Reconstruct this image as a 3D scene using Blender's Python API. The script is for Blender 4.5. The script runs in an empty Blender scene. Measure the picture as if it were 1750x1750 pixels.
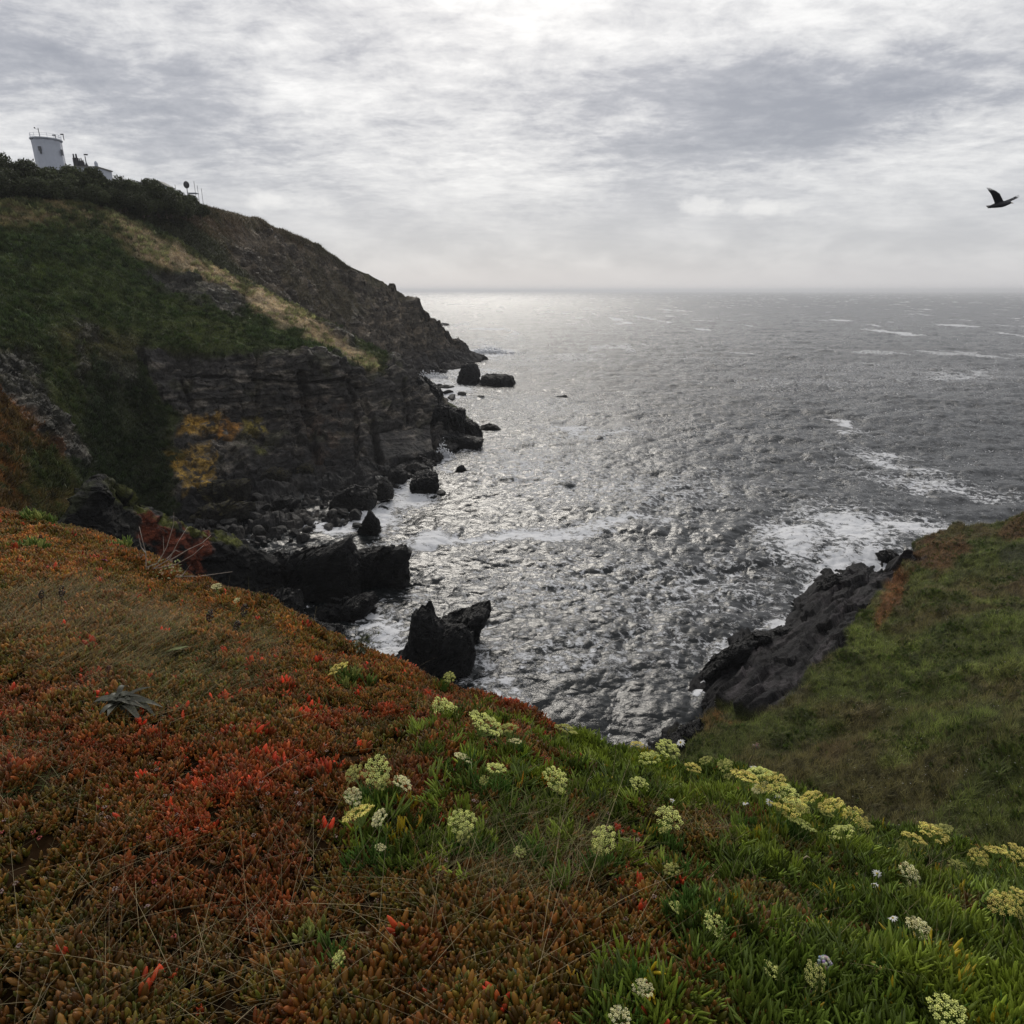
import bpy, math, random
import numpy as np
from mathutils import Vector, Matrix
random.seed(7); RNG = np.random.default_rng(7)
S = bpy.context.scene
COL = S.collection
R = math.radians
# ------------------------------------------------------------------ camera, world, sun, exposure
CAMH = 40.0
T = 0.79
PITCH = math.atan(0.432 * T)
CP, SP = math.cos(PITCH), math.sin(PITCH)
cd = bpy.data.cameras.new('camera'); cam = bpy.data.objects.new('camera', cd); COL.objects.link(cam)
cam.location = (0, 0, CAMH); cam.rotation_euler = (math.pi / 2 - PITCH, 0, 0)
cd.sensor_width = 36; cd.lens = 18 / T; cd.clip_start = 0.05; cd.clip_end = 90000
S.camera = cam
S.view_settings.view_transform = 'Standard'; S.view_settings.look = 'None'
S.view_settings.exposure = 0.3; S.view_settings.gamma = 1.0
SUN_AZ, SUN_EL = R(-3.0), R(33.0)      # azimuth measured from +Y towards +X
sl = bpy.data.lights.new('sun', 'SUN'); sun = bpy.data.objects.new('sun', sl); COL.objects.link(sun)
sl.energy = 1.55; sl.angle = R(23); sl.color = (1.0, 0.94, 0.85)
sd = Vector((math.sin(SUN_AZ) * math.cos(SUN_EL), math.cos(SUN_AZ) * math.cos(SUN_EL), math.sin(SUN_EL)))
sun.rotation_euler = sd.to_track_quat('Z', 'Y').to_euler()

class NT:
    """tiny node helper"""
    def __init__(s, tree): s.t = tree; s.n = tree.nodes; s.l = tree.links
    def new(s, typ, **kw):
        n = s.n.new(typ)
        for k, v in kw.items(): setattr(n, k, v)
        return n
    def put(s, sock, v):
        if v is None: return
        if isinstance(v, bpy.types.NodeSocket): s.l.new(v, sock)
        else:
            if hasattr(sock.default_value, '__len__') and not hasattr(v, '__len__'): v = [v] * len(sock.default_value)
            if hasattr(v, '__len__') and len(sock.default_value) == 4 and len(v) == 3: v = (*v, 1)
            sock.default_value = v
    def math(s, op, a, b=None, c=None, clamp=False):
        n = s.new('ShaderNodeMath', operation=op, use_clamp=clamp)
        for i, v in enumerate((a, b, c)): s.put(n.inputs[i], v)
        return n.outputs[0]
    def vmath(s, op, a, b=None, out=0):
        n = s.new('ShaderNodeVectorMath', operation=op)
        for i, v in enumerate((a, b)): s.put(n.inputs[i], v)
        return n.outputs[out]
    def noise(s, vec, scale, detail=5, rough=0.5, dist=0.0, lac=2.0, out=0):
        n = s.new('ShaderNodeTexNoise'); s.put(n.inputs['Vector'], vec)
        for k, v in (('Scale', scale), ('Detail', detail), ('Roughness', rough), ('Distortion', dist), ('Lacunarity', lac)): s.put(n.inputs[k], v)
        return n.outputs[out]
    def ramp(s, v, lo, hi, a=0.0, b=1.0, smooth=True):
        n = s.new('ShaderNodeMapRange'); n.interpolation_type = 'SMOOTHSTEP' if smooth else 'LINEAR'
        for i, x in enumerate((v, lo, hi, a, b)): s.put(n.inputs[i], x)
        return n.outputs[0]
    def mix(s, f, a, b, mode='MIX'):
        n = s.new('ShaderNodeMix', data_type='RGBA', blend_type=mode)
        s.put(n.inputs[0], f); s.put(n.inputs[6], a); s.put(n.inputs[7], b)
        return n.outputs[2]
    def sep(s, v):
        n = s.new('ShaderNodeSeparateXYZ'); s.put(n.inputs[0], v); return n.outputs
    def comb(s, x, y, z):
        n = s.new('ShaderNodeCombineXYZ')
        for i, v in enumerate((x, y, z)): s.put(n.inputs[i], v)
        return n.outputs[0]

w = bpy.data.worlds.new('World'); S.world = w; w.use_nodes = True
w.node_tree.nodes.clear(); k = NT(w.node_tree)
def pdir(px, py):
    d = np.array([(px - 875) / 875 * T, CP + (875 - py) / 875 * T * SP, -SP + (875 - py) / 875 * T * CP])
    return d / np.linalg.norm(d)
tc = k.new('ShaderNodeTexCoord').outputs['Generated']
dirn = k.vmath('NORMALIZE', tc)
dx_, dy_, dz_ = k.sep(dirn)
zc = k.math('MAXIMUM', dz_, 0.0)
den = k.math('ADD', zc, 0.13)
pl = k.comb(k.math('DIVIDE', dx_, den), k.math('DIVIDE', dy_, den), 0.0)
n1 = k.noise(k.vmath('MULTIPLY', pl, (0.75, 1.0, 1)), 1.0, 9, 0.60, 0.25)             # broad sheets
n2 = k.noise(k.vmath('ADD', k.vmath('MULTIPLY', pl, (1.0, 1.5, 1)), (7.3, 2.1, 0)), 2.6, 10, 0.66, 0.15)  # ripples
n3 = k.noise(k.vmath('ADD', k.vmath('MULTIPLY', pl, (0.7, 1.0, 1)), (1.3, 9.1, 4)), 9.5, 8, 0.66, 0.2)
sp = k.vmath('MULTIPLY', dirn, (1.0, 1.0, 2.3))
n4 = k.noise(k.vmath('ADD', sp, (3.1, 0.7, 5.2)), 2.6, 9, 0.60, 0.55)
n5 = k.noise(k.vmath('ADD', sp, (8.4, 2.7, 1.2)), 9.5, 10, 0.70, 0.5)
n1 = k.math('ADD', k.math('MULTIPLY', n1, 0.40), k.math('MULTIPLY', n4, 0.75))
n2 = k.math('ADD', k.math('MULTIPLY', n2, 0.42), k.math('MULTIPLY', n5, 0.62))
v = k.math('ADD', k.math('MULTIPLY', n1, 0.95), k.math('MULTIPLY', n2, 0.75))
v = k.math('ADD', v, k.math('MULTIPLY', n3, 0.46))
v = k.math('SUBTRACT', v, 1.15)                                                         # about -0.3..0.3
# large masses of thick and thin cloud (direction lobes)
def lobe(px, py, sx, sz, amp):
    d = pdir(px, py)
    q = k.vmath('MULTIPLY', k.vmath('SUBTRACT', dirn, tuple(d)), (1 / sx, 1 / sx, 1 / sz))
    e = k.math('POWER', 2.718, k.math('MULTIPLY', k.vmath('DOT_PRODUCT', q, q, 1), -1.0))
    return k.math('MULTIPLY', e, amp)
LOBES = [(860, -60, .26, .13, .14), (960, 170, .14, .14, .06), (1420, 170, .34, .075, -.26), (130, 110, .22, .09, -.15),
         (1560, 25, .28, .05, .20), (420, 230, .30, .05, -.07), (40, 220, .2, .06, .12), (1100, 300, .5, .035, .06),
         (620, 30, .14, .06, -.06), (1640, 235, .12, .03, .10), (470, 160, .2, .05, .08), (330, 60, .12, .07, .06)]
for a in LOBES: v = k.math('ADD', v, lobe(*a))
t = k.ramp(v, -0.30, 0.30)
cr = k.new('ShaderNodeValToRGB'); k.put(cr.inputs[0], t)
e = cr.color_ramp.elements
e[0].position = 0.0; e[0].color = (.27, .28, .315, 1)
e[1].position = 1.0; e[1].color = (.80, .79, .775, 1)
for p_, c_ in ((.28, (.37, .375, .405)), (.5, (.50, .50, .515)), (.75, (.635, .63, .63))):
    q_ = e.new(p_); q_.color = (*c_, 1)
cloud = cr.outputs[0]
# horizon veil with low cumulus heads
hz = k.ramp(dz_, 0.03, 0.20)
az = k.comb(k.math('MULTIPLY', dx_, 1.0), k.math('MULTIPLY', dz_, 2.3), 0.0)
c1 = k.noise(az, 9.0, 7, 0.55, 0.2)
cband = k.math('MULTIPLY', k.ramp(dz_, 0.05, 0.075), k.ramp(dz_, 0.14, 0.115))
for a in ((485, 338, .07, .016, .5), (1192, 352, .028, .016, .8), (1300, 352, .05, .014, .8), (620, 370, .1, .016, .22), (860, 250, .1, .03, .2)):
    pass
cum = k.math('ADD', lobe(480, 345, .085, .018, .62), k.math('ADD', lobe(1192, 352, .030, .016, .85), lobe(1305, 354, .055, .013, .85)))
c2 = k.noise(k.comb(dx_, k.math('MULTIPLY', dz_, 1.5), 0.0), 26.0, 7, 0.6, 0.1)
cum = k.ramp(k.math('ADD', cum, k.math('MULTIPLY', k.math('SUBTRACT', c2, .5), 1.5)), .30, .85)
cum = k.math('MULTIPLY', cum, .6)
veil = k.mix(k.ramp(c1, .35, .7), (.43, .435, .46), (.56, .56, .575))
veil = k.mix(k.ramp(dz_, .0, .045), (.53, .53, .55), veil)
sky = k.mix(hz, veil, cloud)
sky = k.mix(cum, sky, (.74, .73, .72))
# glow of the sun through the sheet
sdv = tuple(sd)
cosang = k.math('MAXIMUM', k.vmath('DOT_PRODUCT', dirn, sdv, 1), 0.0)
glow = k.math('MULTIPLY', k.math('POWER', cosang, 60.0), .15)
glow2 = k.math('MULTIPLY', k.math('POWER', cosang, 9.0), 0.05)
sky = k.mix(1.0, sky, k.vmath('SCALE', (1, .97, .92), None) if False else k.comb(k.math('ADD', glow, glow2), k.math('MULTIPLY', k.math('ADD', glow, glow2), .97), k.math('MULTIPLY', k.math('ADD', glow, glow2), .92)), 'ADD')
ns = k.new('ShaderNodeTexSky', sky_type='NISHITA', sun_disc=False, sun_elevation=SUN_EL, sun_rotation=SUN_AZ)
nb = k.vmath('MULTIPLY', ns.outputs[0], (.1, .1, .1))
sky = k.mix(0.94, nb, sky)
sky = k.mix(k.ramp(dz_, -0.01, 0.0), (.08, .085, .09), sky)
bg = k.new('ShaderNodeBackground'); k.put(bg.inputs[0], sky); bg.inputs[1].default_value = 1.0
wo = k.new('ShaderNodeOutputWorld'); k.l.new(bg.outputs[0], wo.inputs[0])

# ------------------------------------------------------------------ helpers
C_ = lambda *a: np.array(a, float)
def ray(px, py):
    px = np.asarray(px, float); py = np.asarray(py, float)
    v = (875 - py) / 875 * T
    return np.stack([(px - 875) / 875 * T, CP + v * SP, -SP + v * CP], -1)
def P(px, py, Y):                       # a point seen at a pixel, Y metres out
    d = ray(px, py); d = d * (np.asarray(Y, float) / d[..., 1])[..., None]
    d[..., 2] += CAMH
    return d
def Pz(px, py, z=0.0):
    d = ray(px, py); s = (z - CAMH) / d[..., 2]; d = d * s[..., None]; d[..., 2] += CAMH
    return d
def proj(p):
    q = p - np.array([0, 0, CAMH])
    dep = q[..., 1] * CP - q[..., 2] * SP
    u = q[..., 1] * SP + q[..., 2] * CP
    return 875 + q[..., 0] / dep / T * 875, 875 - u / dep / T * 875, dep
def hsh(ix, iy, iz, seed=0):
    h = (ix.astype(np.int64) * 374761393 + iy.astype(np.int64) * 668265263 + iz.astype(np.int64) * 2147483647 + seed * 1274126177) & 0xFFFFFFFF
    h = ((h ^ (h >> 13)) * 1274126177) & 0xFFFFFFFF
    h = ((h ^ (h >> 16)) * 2246822519) & 0xFFFFFFFF
    return ((h ^ (h >> 15)) & 0xFFFFFF) / float(0xFFFFFF)
def vn(p, seed=0):                      # value noise 0..1
    i = np.floor(p); f = p - i; f = f * f * (3 - 2 * f); i = i.astype(np.int64)
    out = 0
    for a in (0, 1):
        for b in (0, 1):
            for c in (0, 1):
                wgt = (f[..., 0] if a else 1 - f[..., 0]) * (f[..., 1] if b else 1 - f[..., 1]) * (f[..., 2] if c else 1 - f[..., 2])
                out = out + wgt * hsh(i[..., 0] + a, i[..., 1] + b, i[..., 2] + c, seed)
    return out
def fbm(p, scale=1.0, oct=4, seed=0, gain=.5):
    s = 0; a = 1; tot = 0; q = np.asarray(p, float) / scale
    for o in range(oct):
        s = s + a * vn(q + o * 17.3, seed + o); tot += a; a *= gain; q = q * 2.03
    return s / tot                      # 0..1
def cells(p, sx, sy, sz, seed, rot=0.5):
    c, s = math.cos(rot), math.sin(rot)
    a = (p[..., 0] * c + p[..., 1] * s) / sx; b = (-p[..., 0] * s + p[..., 1] * c) / sy
    r = np.floor(p[..., 2] / sz)
    off = hsh(r, r * 0, r * 0, seed + 5)
    return hsh(np.floor(a + off * 3), np.floor(b + off * 7), r, seed)
def facets(p, scale, seed):
    q = np.asarray(p, float) / scale; i = np.floor(q).astype(np.int64); best = np.full(q.shape[:-1], 1e9); out = np.zeros(q.shape[:-1])
    for a in (-1, 0, 1):
        for b in (-1, 0, 1):
            for c in (-1, 0, 1):
                x, y, z = i[..., 0] + a, i[..., 1] + b, i[..., 2] + c
                h1, h2, h3 = hsh(x, y, z, seed), hsh(x, y, z, seed + 1), hsh(x, y, z, seed + 2)
                dx, dy, dz = q[..., 0] - x - h1, q[..., 1] - y - h2, q[..., 2] - z - h3
                dd = dx * dx + dy * dy + dz * dz; m = dd < best; best = np.where(m, dd, best)
                val = dx * (hsh(x, y, z, seed + 3) - .5) * 2 + dy * (hsh(x, y, z, seed + 4) - .5) * 2 + dz * (hsh(x, y, z, seed + 5) - .5) * 2 + (hsh(x, y, z, seed + 6) - .5) * 1.2
                out = np.where(m, val, out)
    return out
def sstep(x, a, b):
    t = np.clip((x - a) / (b - a), 0, 1); return t * t * (3 - 2 * t)
def polymask(px, py, poly, soft=10):    # soft region mask (1 inside)
    poly = np.array(poly, float); n = len(poly)
    inside = np.zeros(px.shape, bool); dist = np.full(px.shape, 1e9)
    for i in range(n):
        a = poly[i]; b = poly[(i + 1) % n]
        cond = ((a[1] > py) != (b[1] > py))
        den_ = (b[1] - a[1]) if b[1] != a[1] else 1e-9
        inside ^= cond & (px < (b[0] - a[0]) * (py - a[1]) / den_ + a[0])
        ab = b - a; tt = np.clip(((px - a[0]) * ab[0] + (py - a[1]) * ab[1]) / (ab @ ab + 1e-9), 0, 1)
        dist = np.minimum(dist, np.hypot(px - a[0] - tt * ab[0], py - a[1] - tt * ab[1]))
    sdist = np.where(inside, dist, -dist)
    return sstep(sdist, -soft, soft)
def catmull(pts, n):                    # pts (m,...) -> resample along axis 0 to n (uniform in index)
    pts = np.asarray(pts, float); m = len(pts)
    t = np.linspace(0, m - 1, n) if np.isscalar(n) else np.asarray(n)
    i = np.clip(np.floor(t).astype(int), 0, m - 2); f = (t - i).reshape(-1, *([1] * (pts.ndim - 1)))
    p0 = pts[np.clip(i - 1, 0, m - 1)]; p1 = pts[i]; p2 = pts[i + 1]; p3 = pts[np.clip(i + 2, 0, m - 1)]
    k_ = 0.4
    m1 = (p2 - p0) * k_; m2 = (p3 - p1) * k_
    return (2 * f**3 - 3 * f**2 + 1) * p1 + (f**3 - 2 * f**2 + f) * m1 + (-2 * f**3 + 3 * f**2) * p2 + (f**3 - f**2) * m2
def gnormals(G):
    du = np.gradient(G, axis=0); dv = np.gradient(G, axis=1)
    n = np.cross(du, dv); return n / (np.linalg.norm(n, axis=-1, keepdims=True) + 1e-9)
def raw_mesh(name, V, F, mat=None, smooth=True, attrs=None):
    """V (n,3), F (m,4) or (m,3)"""
    me = bpy.data.meshes.new(name); V = np.ascontiguousarray(V, np.float32); F = np.ascontiguousarray(F, np.int32)
    m, q = F.shape
    me.vertices.add(len(V)); me.vertices.foreach_set('co', V.ravel())
    me.loops.add(m * q); me.loops.foreach_set('vertex_index', F.ravel())
    me.polygons.add(m); me.polygons.foreach_set('loop_start', np.arange(0, m * q, q, dtype=np.int32))
    try: me.polygons.foreach_set('loop_total', np.full(m, q, np.int32))
    except Exception: pass
    me.polygons.foreach_set('use_smooth', np.full(m, smooth, bool))
    me.update(calc_edges=True)
    for an, av in (attrs or {}).items():
        av = np.asarray(av, np.float32)
        if av.ndim == 1:
            a = me.attributes.new(an, 'FLOAT', 'POINT'); a.data.foreach_set('value', av)
        else:
            if av.shape[1] == 3: av = np.concatenate([av, np.ones((len(av), 1), np.float32)], 1)
            a = me.attributes.new(an, 'FLOAT_COLOR', 'POINT'); a.data.foreach_set('color', np.ascontiguousarray(av).ravel())
    if mat: me.materials.append(mat)
    return me
def link(name, me, parent=None):
    o = bpy.data.objects.new(name, me); COL.objects.link(o)
    if parent: o.parent = parent
    return o
def tag(o, label=None, cat=None, group=None, kind=None):
    if label: o['label'] = label
    if cat: o['category'] = cat
    if group: o['group'] = group
    if kind: o['kind'] = kind
    return o
def empty(name, loc=(0, 0, 0), rz=0.0):
    o = bpy.data.objects.new(name, None); COL.objects.link(o); o.location = loc; o.rotation_euler = (0, 0, rz)
    o.empty_display_size = .1; return o
def gridfaces(nu, nv):
    i = np.arange(nu * nv).reshape(nu, nv)
    return np.stack([i[:-1, :-1], i[1:, :-1], i[1:, 1:], i[:-1, 1:]], -1).reshape(-1, 4)
class MB:
    """collects simple shapes into one mesh"""
    def __init__(s): s.v = []; s.f = []; s.c = []
    def add(s, V, F, c=None):
        b = len(s.v); s.v += [tuple(x) for x in V]; s.f += [tuple(b + i for i in f) for f in F]
        if c is not None: s.c += [c] * len(V)
    def box(s, x, y, z, a, b, c, rot=0.0, col=None):
        V = []
        for i in (-1, 1):
            for j in (-1, 1):
                for l in (-1, 1):
                    q = (i * a / 2, j * b / 2); V.append((x + q[0] * math.cos(rot) - q[1] * math.sin(rot), y + q[0] * math.sin(rot) + q[1] * math.cos(rot), z + l * c / 2))
        s.add(V, [(0, 1, 3, 2), (4, 6, 7, 5), (0, 4, 5, 1), (2, 3, 7, 6), (0, 2, 6, 4), (1, 5, 7, 3)], col)
    def tube(s, pts, rad, n=6, col=None, cap=True):
        pts = [Vector(p) for p in pts]; m = len(pts)
        if not hasattr(rad, '__len__'): rad = [rad] * m
        V = []; 
        for i, p in enumerate(pts):
            d = (pts[min(i + 1, m - 1)] - pts[max(i - 1, 0)]).normalized()
            a = d.orthogonal() if i == 0 else (a0 - d * a0.dot(d))
            a = a.normalized(); a0 = a; b = d.cross(a)
            for j in range(n):
                th = 2 * math.pi * j / n; V.append(p + (a * math.cos(th) + b * math.sin(th)) * rad[i])
        F = [(i * n + j, i * n + (j + 1) % n, (i + 1) * n + (j + 1) % n, (i + 1) * n + j) for i in range(m - 1) for j in range(n)]
        if cap: F += [tuple(range(n - 1, -1, -1)), tuple((m - 1) * n + j for j in range(n))]
        s.add(V, F, col)
    def lathe(s, x, y, prof, n=24, col=None):
        V = [(x + r * math.cos(2 * math.pi * j / n), y + r * math.sin(2 * math.pi * j / n), z) for r, z in prof for j in range(n)]
        F = [(i * n + j, i * n + (j + 1) % n, (i + 1) * n + (j + 1) % n, (i + 1) * n + j) for i in range(len(prof) - 1) for j in range(n)]
        F += [tuple(range(n - 1, -1, -1)), tuple((len(prof) - 1) * n + j for j in range(n))]
        s.add(V, F, col)
    def ico(s, c, r, col=None, sq=1.0):
        g = (1 + 5 ** .5) / 2; L = math.sqrt(1 + g * g)
        b = [(-1, g, 0), (1, g, 0), (-1, -g, 0), (1, -g, 0), (0, -1, g), (0, 1, g), (0, -1, -g), (0, 1, -g), (g, 0, -1), (g, 0, 1), (-g, 0, -1), (-g, 0, 1)]
        F = [(0, 11, 5), (0, 5, 1), (0, 1, 7), (0, 7, 10), (0, 10, 11), (1, 5, 9), (5, 11, 4), (11, 10, 2), (10, 7, 6), (7, 1, 8), (3, 9, 4), (3, 4, 2), (3, 2, 6), (3, 6, 8), (3, 8, 9), (4, 9, 5), (2, 4, 11), (6, 2, 10), (8, 6, 7), (9, 8, 1)]
        s.add([(c[0] + q[0] / L * r, c[1] + q[1] / L * r, c[2] + q[2] / L * r * sq) for q in b], F, col)
    def mesh(s, name, mat, smooth=False):
        me = bpy.data.meshes.new(name); me.from_pydata(s.v, [], s.f); me.update()
        if s.c:
            a = me.attributes.new('Col', 'FLOAT_COLOR', 'POINT'); a.data.foreach_set('color', np.array([(*c, 1) for c in s.c], np.float32).ravel())
        me.materials.append(mat)
        if smooth: me.polygons.foreach_set('use_smooth', np.ones(len(me.polygons), bool))
        return me
    def build(s, name, mat, parent=None, smooth=False): return link(name, s.mesh(name, mat, smooth), parent)

# ------------------------------------------------------------------ materials
def newmat(name):
    m = bpy.data.materials.new(name); m.use_nodes = True; m.node_tree.nodes.clear(); q = NT(m.node_tree)
    b = q.new('ShaderNodeBsdfPrincipled'); o = q.new('ShaderNodeOutputMaterial'); q.l.new(b.outputs[0], o.inputs[0])
    return m, q, b, o
def simple(name, col, rough=.6, var=.25, scale=8, metal=0.0, bump=0.0):
    m, q, b, o = newmat(name)
    co = q.new('ShaderNodeTexCoord').outputs['Object']
    n = q.noise(co, scale, 5, .6)
    c = q.mix(n, tuple(x * (1 - var) for x in col), tuple(min(1, x * (1 + var)) for x in col))
    q.put(b.inputs['Base Color'], c); b.inputs['Roughness'].default_value = rough; b.inputs['Metallic'].default_value = metal
    if bump:
        bp = q.new('ShaderNodeBump'); bp.inputs['Strength'].default_value = 1; bp.inputs['Distance'].default_value = bump
        q.put(bp.inputs['Height'], n); q.l.new(bp.outputs[0], b.inputs['Normal'])
    return m
def terrain_mat(name, scale, bumpd, rough=.8, spec=.3):
    m, q, b, o = newmat(name)
    g = q.new('ShaderNodeNewGeometry').outputs['Position']
    a = q.new('ShaderNodeAttribute', attribute_name='Col').outputs['Color']
    rk = q.new('ShaderNodeAttribute', attribute_name='rock').outputs['Fac']
    n = q.noise(g, 1 / scale, 8, .68); nf = q.noise(g, 6 / scale, 6, .7)
    gz = q.vmath('MULTIPLY', g, (.25, .25, 2.2)); st = q.noise(gz, 1 / scale, 6, .65)
    nn = q.math('MULTIPLY', q.ramp(n, .3, .7, .45, 1.5), q.ramp(nf, .3, .7, .5, 1.45))
    c = q.mix(1.0, a, q.comb(nn, nn, nn), 'MULTIPLY')
    rr = q.ramp(st, .35, .65, .7, 1.3)
    c2 = q.mix(1.0, c, q.comb(rr, rr, rr), 'MULTIPLY')
    c = q.mix(rk, c, c2)
    q.put(b.inputs['Base Color'], c)
    q.put(b.inputs['Roughness'], q.mix(rk, (rough,) * 3, (.72,) * 3))
    b.inputs['Specular IOR Level'].default_value = spec
    h = q.math('ADD', q.math('MULTIPLY', n, 1.0), q.math('ADD', q.math('MULTIPLY', nf, .35), q.math('MULTIPLY', q.math('MULTIPLY', st, rk), .45)))
    bp = q.new('ShaderNodeBump'); bp.inputs['Strength'].default_value = 1; bp.inputs['Distance'].default_value = bumpd
    q.put(bp.inputs['Height'], h); q.l.new(bp.outputs[0], b.inputs['Normal'])
    return m
M_far = terrain_mat('far_cliff', 3.0, .8)
M_mid = terrain_mat('cliff_rock_and_turf', 1.8, .5)
M_near = terrain_mat('grassy_slope', .8, .3, spec=.12)
M_soil = simple('dark_soil', (.022, .012, .005), 1.0, .6, 60); M_soil.node_tree.nodes['Principled BSDF'].inputs['Specular IOR Level'].default_value = .05
def rockmat(name, col, sc=1.0, rough=.55, lich=None):
    m, q, b, o = newmat(name)
    g = q.new('ShaderNodeNewGeometry'); pos = g.outputs['Position']
    n = q.noise(pos, 1.3 / sc, 10, .72); nf = q.noise(q.vmath('MULTIPLY', pos, (.7, .7, 3.0)), 1.9 / sc, 9, .72)
    c = q.mix(q.ramp(n, .3, .7), tuple(x * .4 for x in col), tuple(x * 2.2 for x in col))
    if lich:
        nz = q.sep(g.outputs['Normal'])[2]
        f = q.math('MULTIPLY', q.ramp(nz, .2, .8), q.ramp(q.noise(pos, .8 / sc, 6, .7), .42, .6))
        c = q.mix(f, c, lich)
    q.put(b.inputs['Base Color'], c)
    q.put(b.inputs['Roughness'], q.ramp(nf, .3, .7, rough - .12, rough + .2)); b.inputs['Specular IOR Level'].default_value = .3
    vo = q.new('ShaderNodeTexVoronoi', feature='DISTANCE_TO_EDGE'); q.put(vo.inputs['Vector'], q.vmath('ADD', q.vmath('MULTIPLY', pos, (.6, .6, 1.3)), q.vmath('SCALE', q.noise(pos, 1 / sc, 4, .6, out=1), None))); vo.inputs['Scale'].default_value = .8 / sc
    crk = q.ramp(vo.outputs['Distance'], 0, .05)
    h = q.math('ADD', q.math('ADD', n, q.math('MULTIPLY', nf, .7)), q.math('MULTIPLY', crk, .25))
    bp = q.new('ShaderNodeBump'); bp.inputs['Strength'].default_value = 1; bp.inputs['Distance'].default_value = .8 * sc
    q.put(bp.inputs['Height'], h); q.l.new(bp.outputs[0], b.inputs['Normal'])
    return m
M_wet = rockmat('wet_black_rock', (.007, .007, .0072), 1.0, .52)
M_wetfar = rockmat('far_black_rock', (.010, .010, .011), 2.0, .65)
M_boulder = rockmat('dark_boulder', (.020, .0195, .019), .7, .62)
M_pale = rockmat('grey_boulder', (.05, .048, .045), .7, .7)
M_lich = rockmat('mossy_boulder', (.03, .028, .024), .9, .8, (.075, .065, .025))
def vcolmat(name, rough=.6, trans=.25, inst=False, bright=1.0, spec=.3, nscale=0, jitter=.35):
    m, q, b, o = newmat(name)
    a = q.new('ShaderNodeAttribute', attribute_name='Col').outputs['Color']
    if inst:
        tnt = q.new('ShaderNodeAttribute', attribute_name='tint', attribute_type='INSTANCER').outputs['Color']
        a = q.mix(1.0, a, tnt, 'MULTIPLY')
    if nscale:
        g = q.new('ShaderNodeNewGeometry').outputs['Position']; nn = q.ramp(q.noise(g, nscale, 5, .6), .3, .7, 1 - jitter, 1 + jitter)
        a = q.mix(1.0, a, q.comb(nn, nn, nn), 'MULTIPLY')
    q.put(b.inputs['Base Color'], a); b.inputs['Roughness'].default_value = rough; b.inputs['Specular IOR Level'].default_value = spec
    if trans:
        tr = q.new('ShaderNodeBsdfTranslucent'); q.put(tr.inputs[0], a)
        mx = q.new('ShaderNodeMixShader'); mx.inputs[0].default_value = trans
        q.l.new(b.outputs[0], mx.inputs[1]); q.l.new(tr.outputs[0], mx.inputs[2]); q.l.new(mx.outputs[0], o.inputs[0])
    return m
M_succ = vcolmat('succulent_leaf', .45, .32, True, spec=.28)
M_blade = vcolmat('grass_blade', .6, .3)
M_tuft = vcolmat('samphire_leaf', .42, .25, True, spec=.4)
M_leaf = vcolmat('plant_leaf', .5, .25, nscale=120, jitter=.25)
M_petal = vcolmat('petal', .6, .4, nscale=200, jitter=.12)
M_crown = vcolmat('shrub_foliage', .65, .2)
M_white = simple('white_paint', (.44, .47, .54), .6, .14, .6)
M_dark = simple('dark_iron', (.03, .03, .033), .6, .3, 3)
M_glass = simple('dark_window', (.05, .055, .065), .2, .2, 1)
M_roof = simple('grey_roof', (.16, .16, .15), .8, .2, 2)
M_gull = simple('dark_plumage', (.022, .022, .026), .7, .3, 14)
M_bark = simple('bark', (.07, .055, .04), .9, .3, 9)
M_twig = simple('bleached_twig', (.38, .34, .29), .8, .3, 60)

# ------------------------------------------------------------------ sea
def tile(N, L, wind, wdir, seed, cut):
    rg = np.random.default_rng(seed)
    kx = np.fft.fftfreq(N, L / N) * 2 * np.pi; KX, KY = np.meshgrid(kx, kx, indexing='ij')
    K = np.hypot(KX, KY); K[0, 0] = 1
    Lw = wind ** 2 / 9.81
    c = (KX * math.cos(wdir) + KY * math.sin(wdir)) / K
    Ph = np.exp(-1 / (K * Lw) ** 2) / K ** 4 * (0.12 + c ** 2) * np.exp(-(K * cut) ** 2); Ph[0, 0] = 0
    h = (rg.normal(size=(N, N)) + 1j * rg.normal(size=(N, N))) * np.sqrt(Ph)
    H = np.fft.ifft2(h).real; DX = np.fft.ifft2(-1j * KX / K * h).real; DY = np.fft.ifft2(-1j * KY / K * h).real
    s = H.std(); H, DX, DY = H / s, DX / s, DY / s
    d = L / N
    gx = (np.roll(DX, -1, 0) - np.roll(DX, 1, 0)) / (2 * d); gy = (np.roll(DY, -1, 1) - np.roll(DY, 1, 1)) / (2 * d)
    return dict(N=N, L=L, A=np.stack([H, DX, DY, gx + gy], -1))
def sample(tl, x, y, rot):
    c, s = math.cos(rot), math.sin(rot); u = (x * c + y * s) / tl['L'] * tl['N']; v_ = (-x * s + y * c) / tl['L'] * tl['N']
    N = tl['N']; iu = np.floor(u).astype(int); iv = np.floor(v_).astype(int); fu = (u - iu)[..., None]; fv = (v_ - iv)[..., None]; A = tl['A']
    g = lambda a, b: A[a % N, b % N]
    r_ = g(iu, iv) * (1 - fu) * (1 - fv) + g(iu + 1, iv) * fu * (1 - fv) + g(iu, iv + 1) * (1 - fu) * fv + g(iu + 1, iv + 1) * fu * fv
    dx, dy = r_[..., 1] * c - r_[..., 2] * s, r_[..., 1] * s + r_[..., 2] * c
    return r_[..., 0], dx, dy, r_[..., 3]
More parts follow.
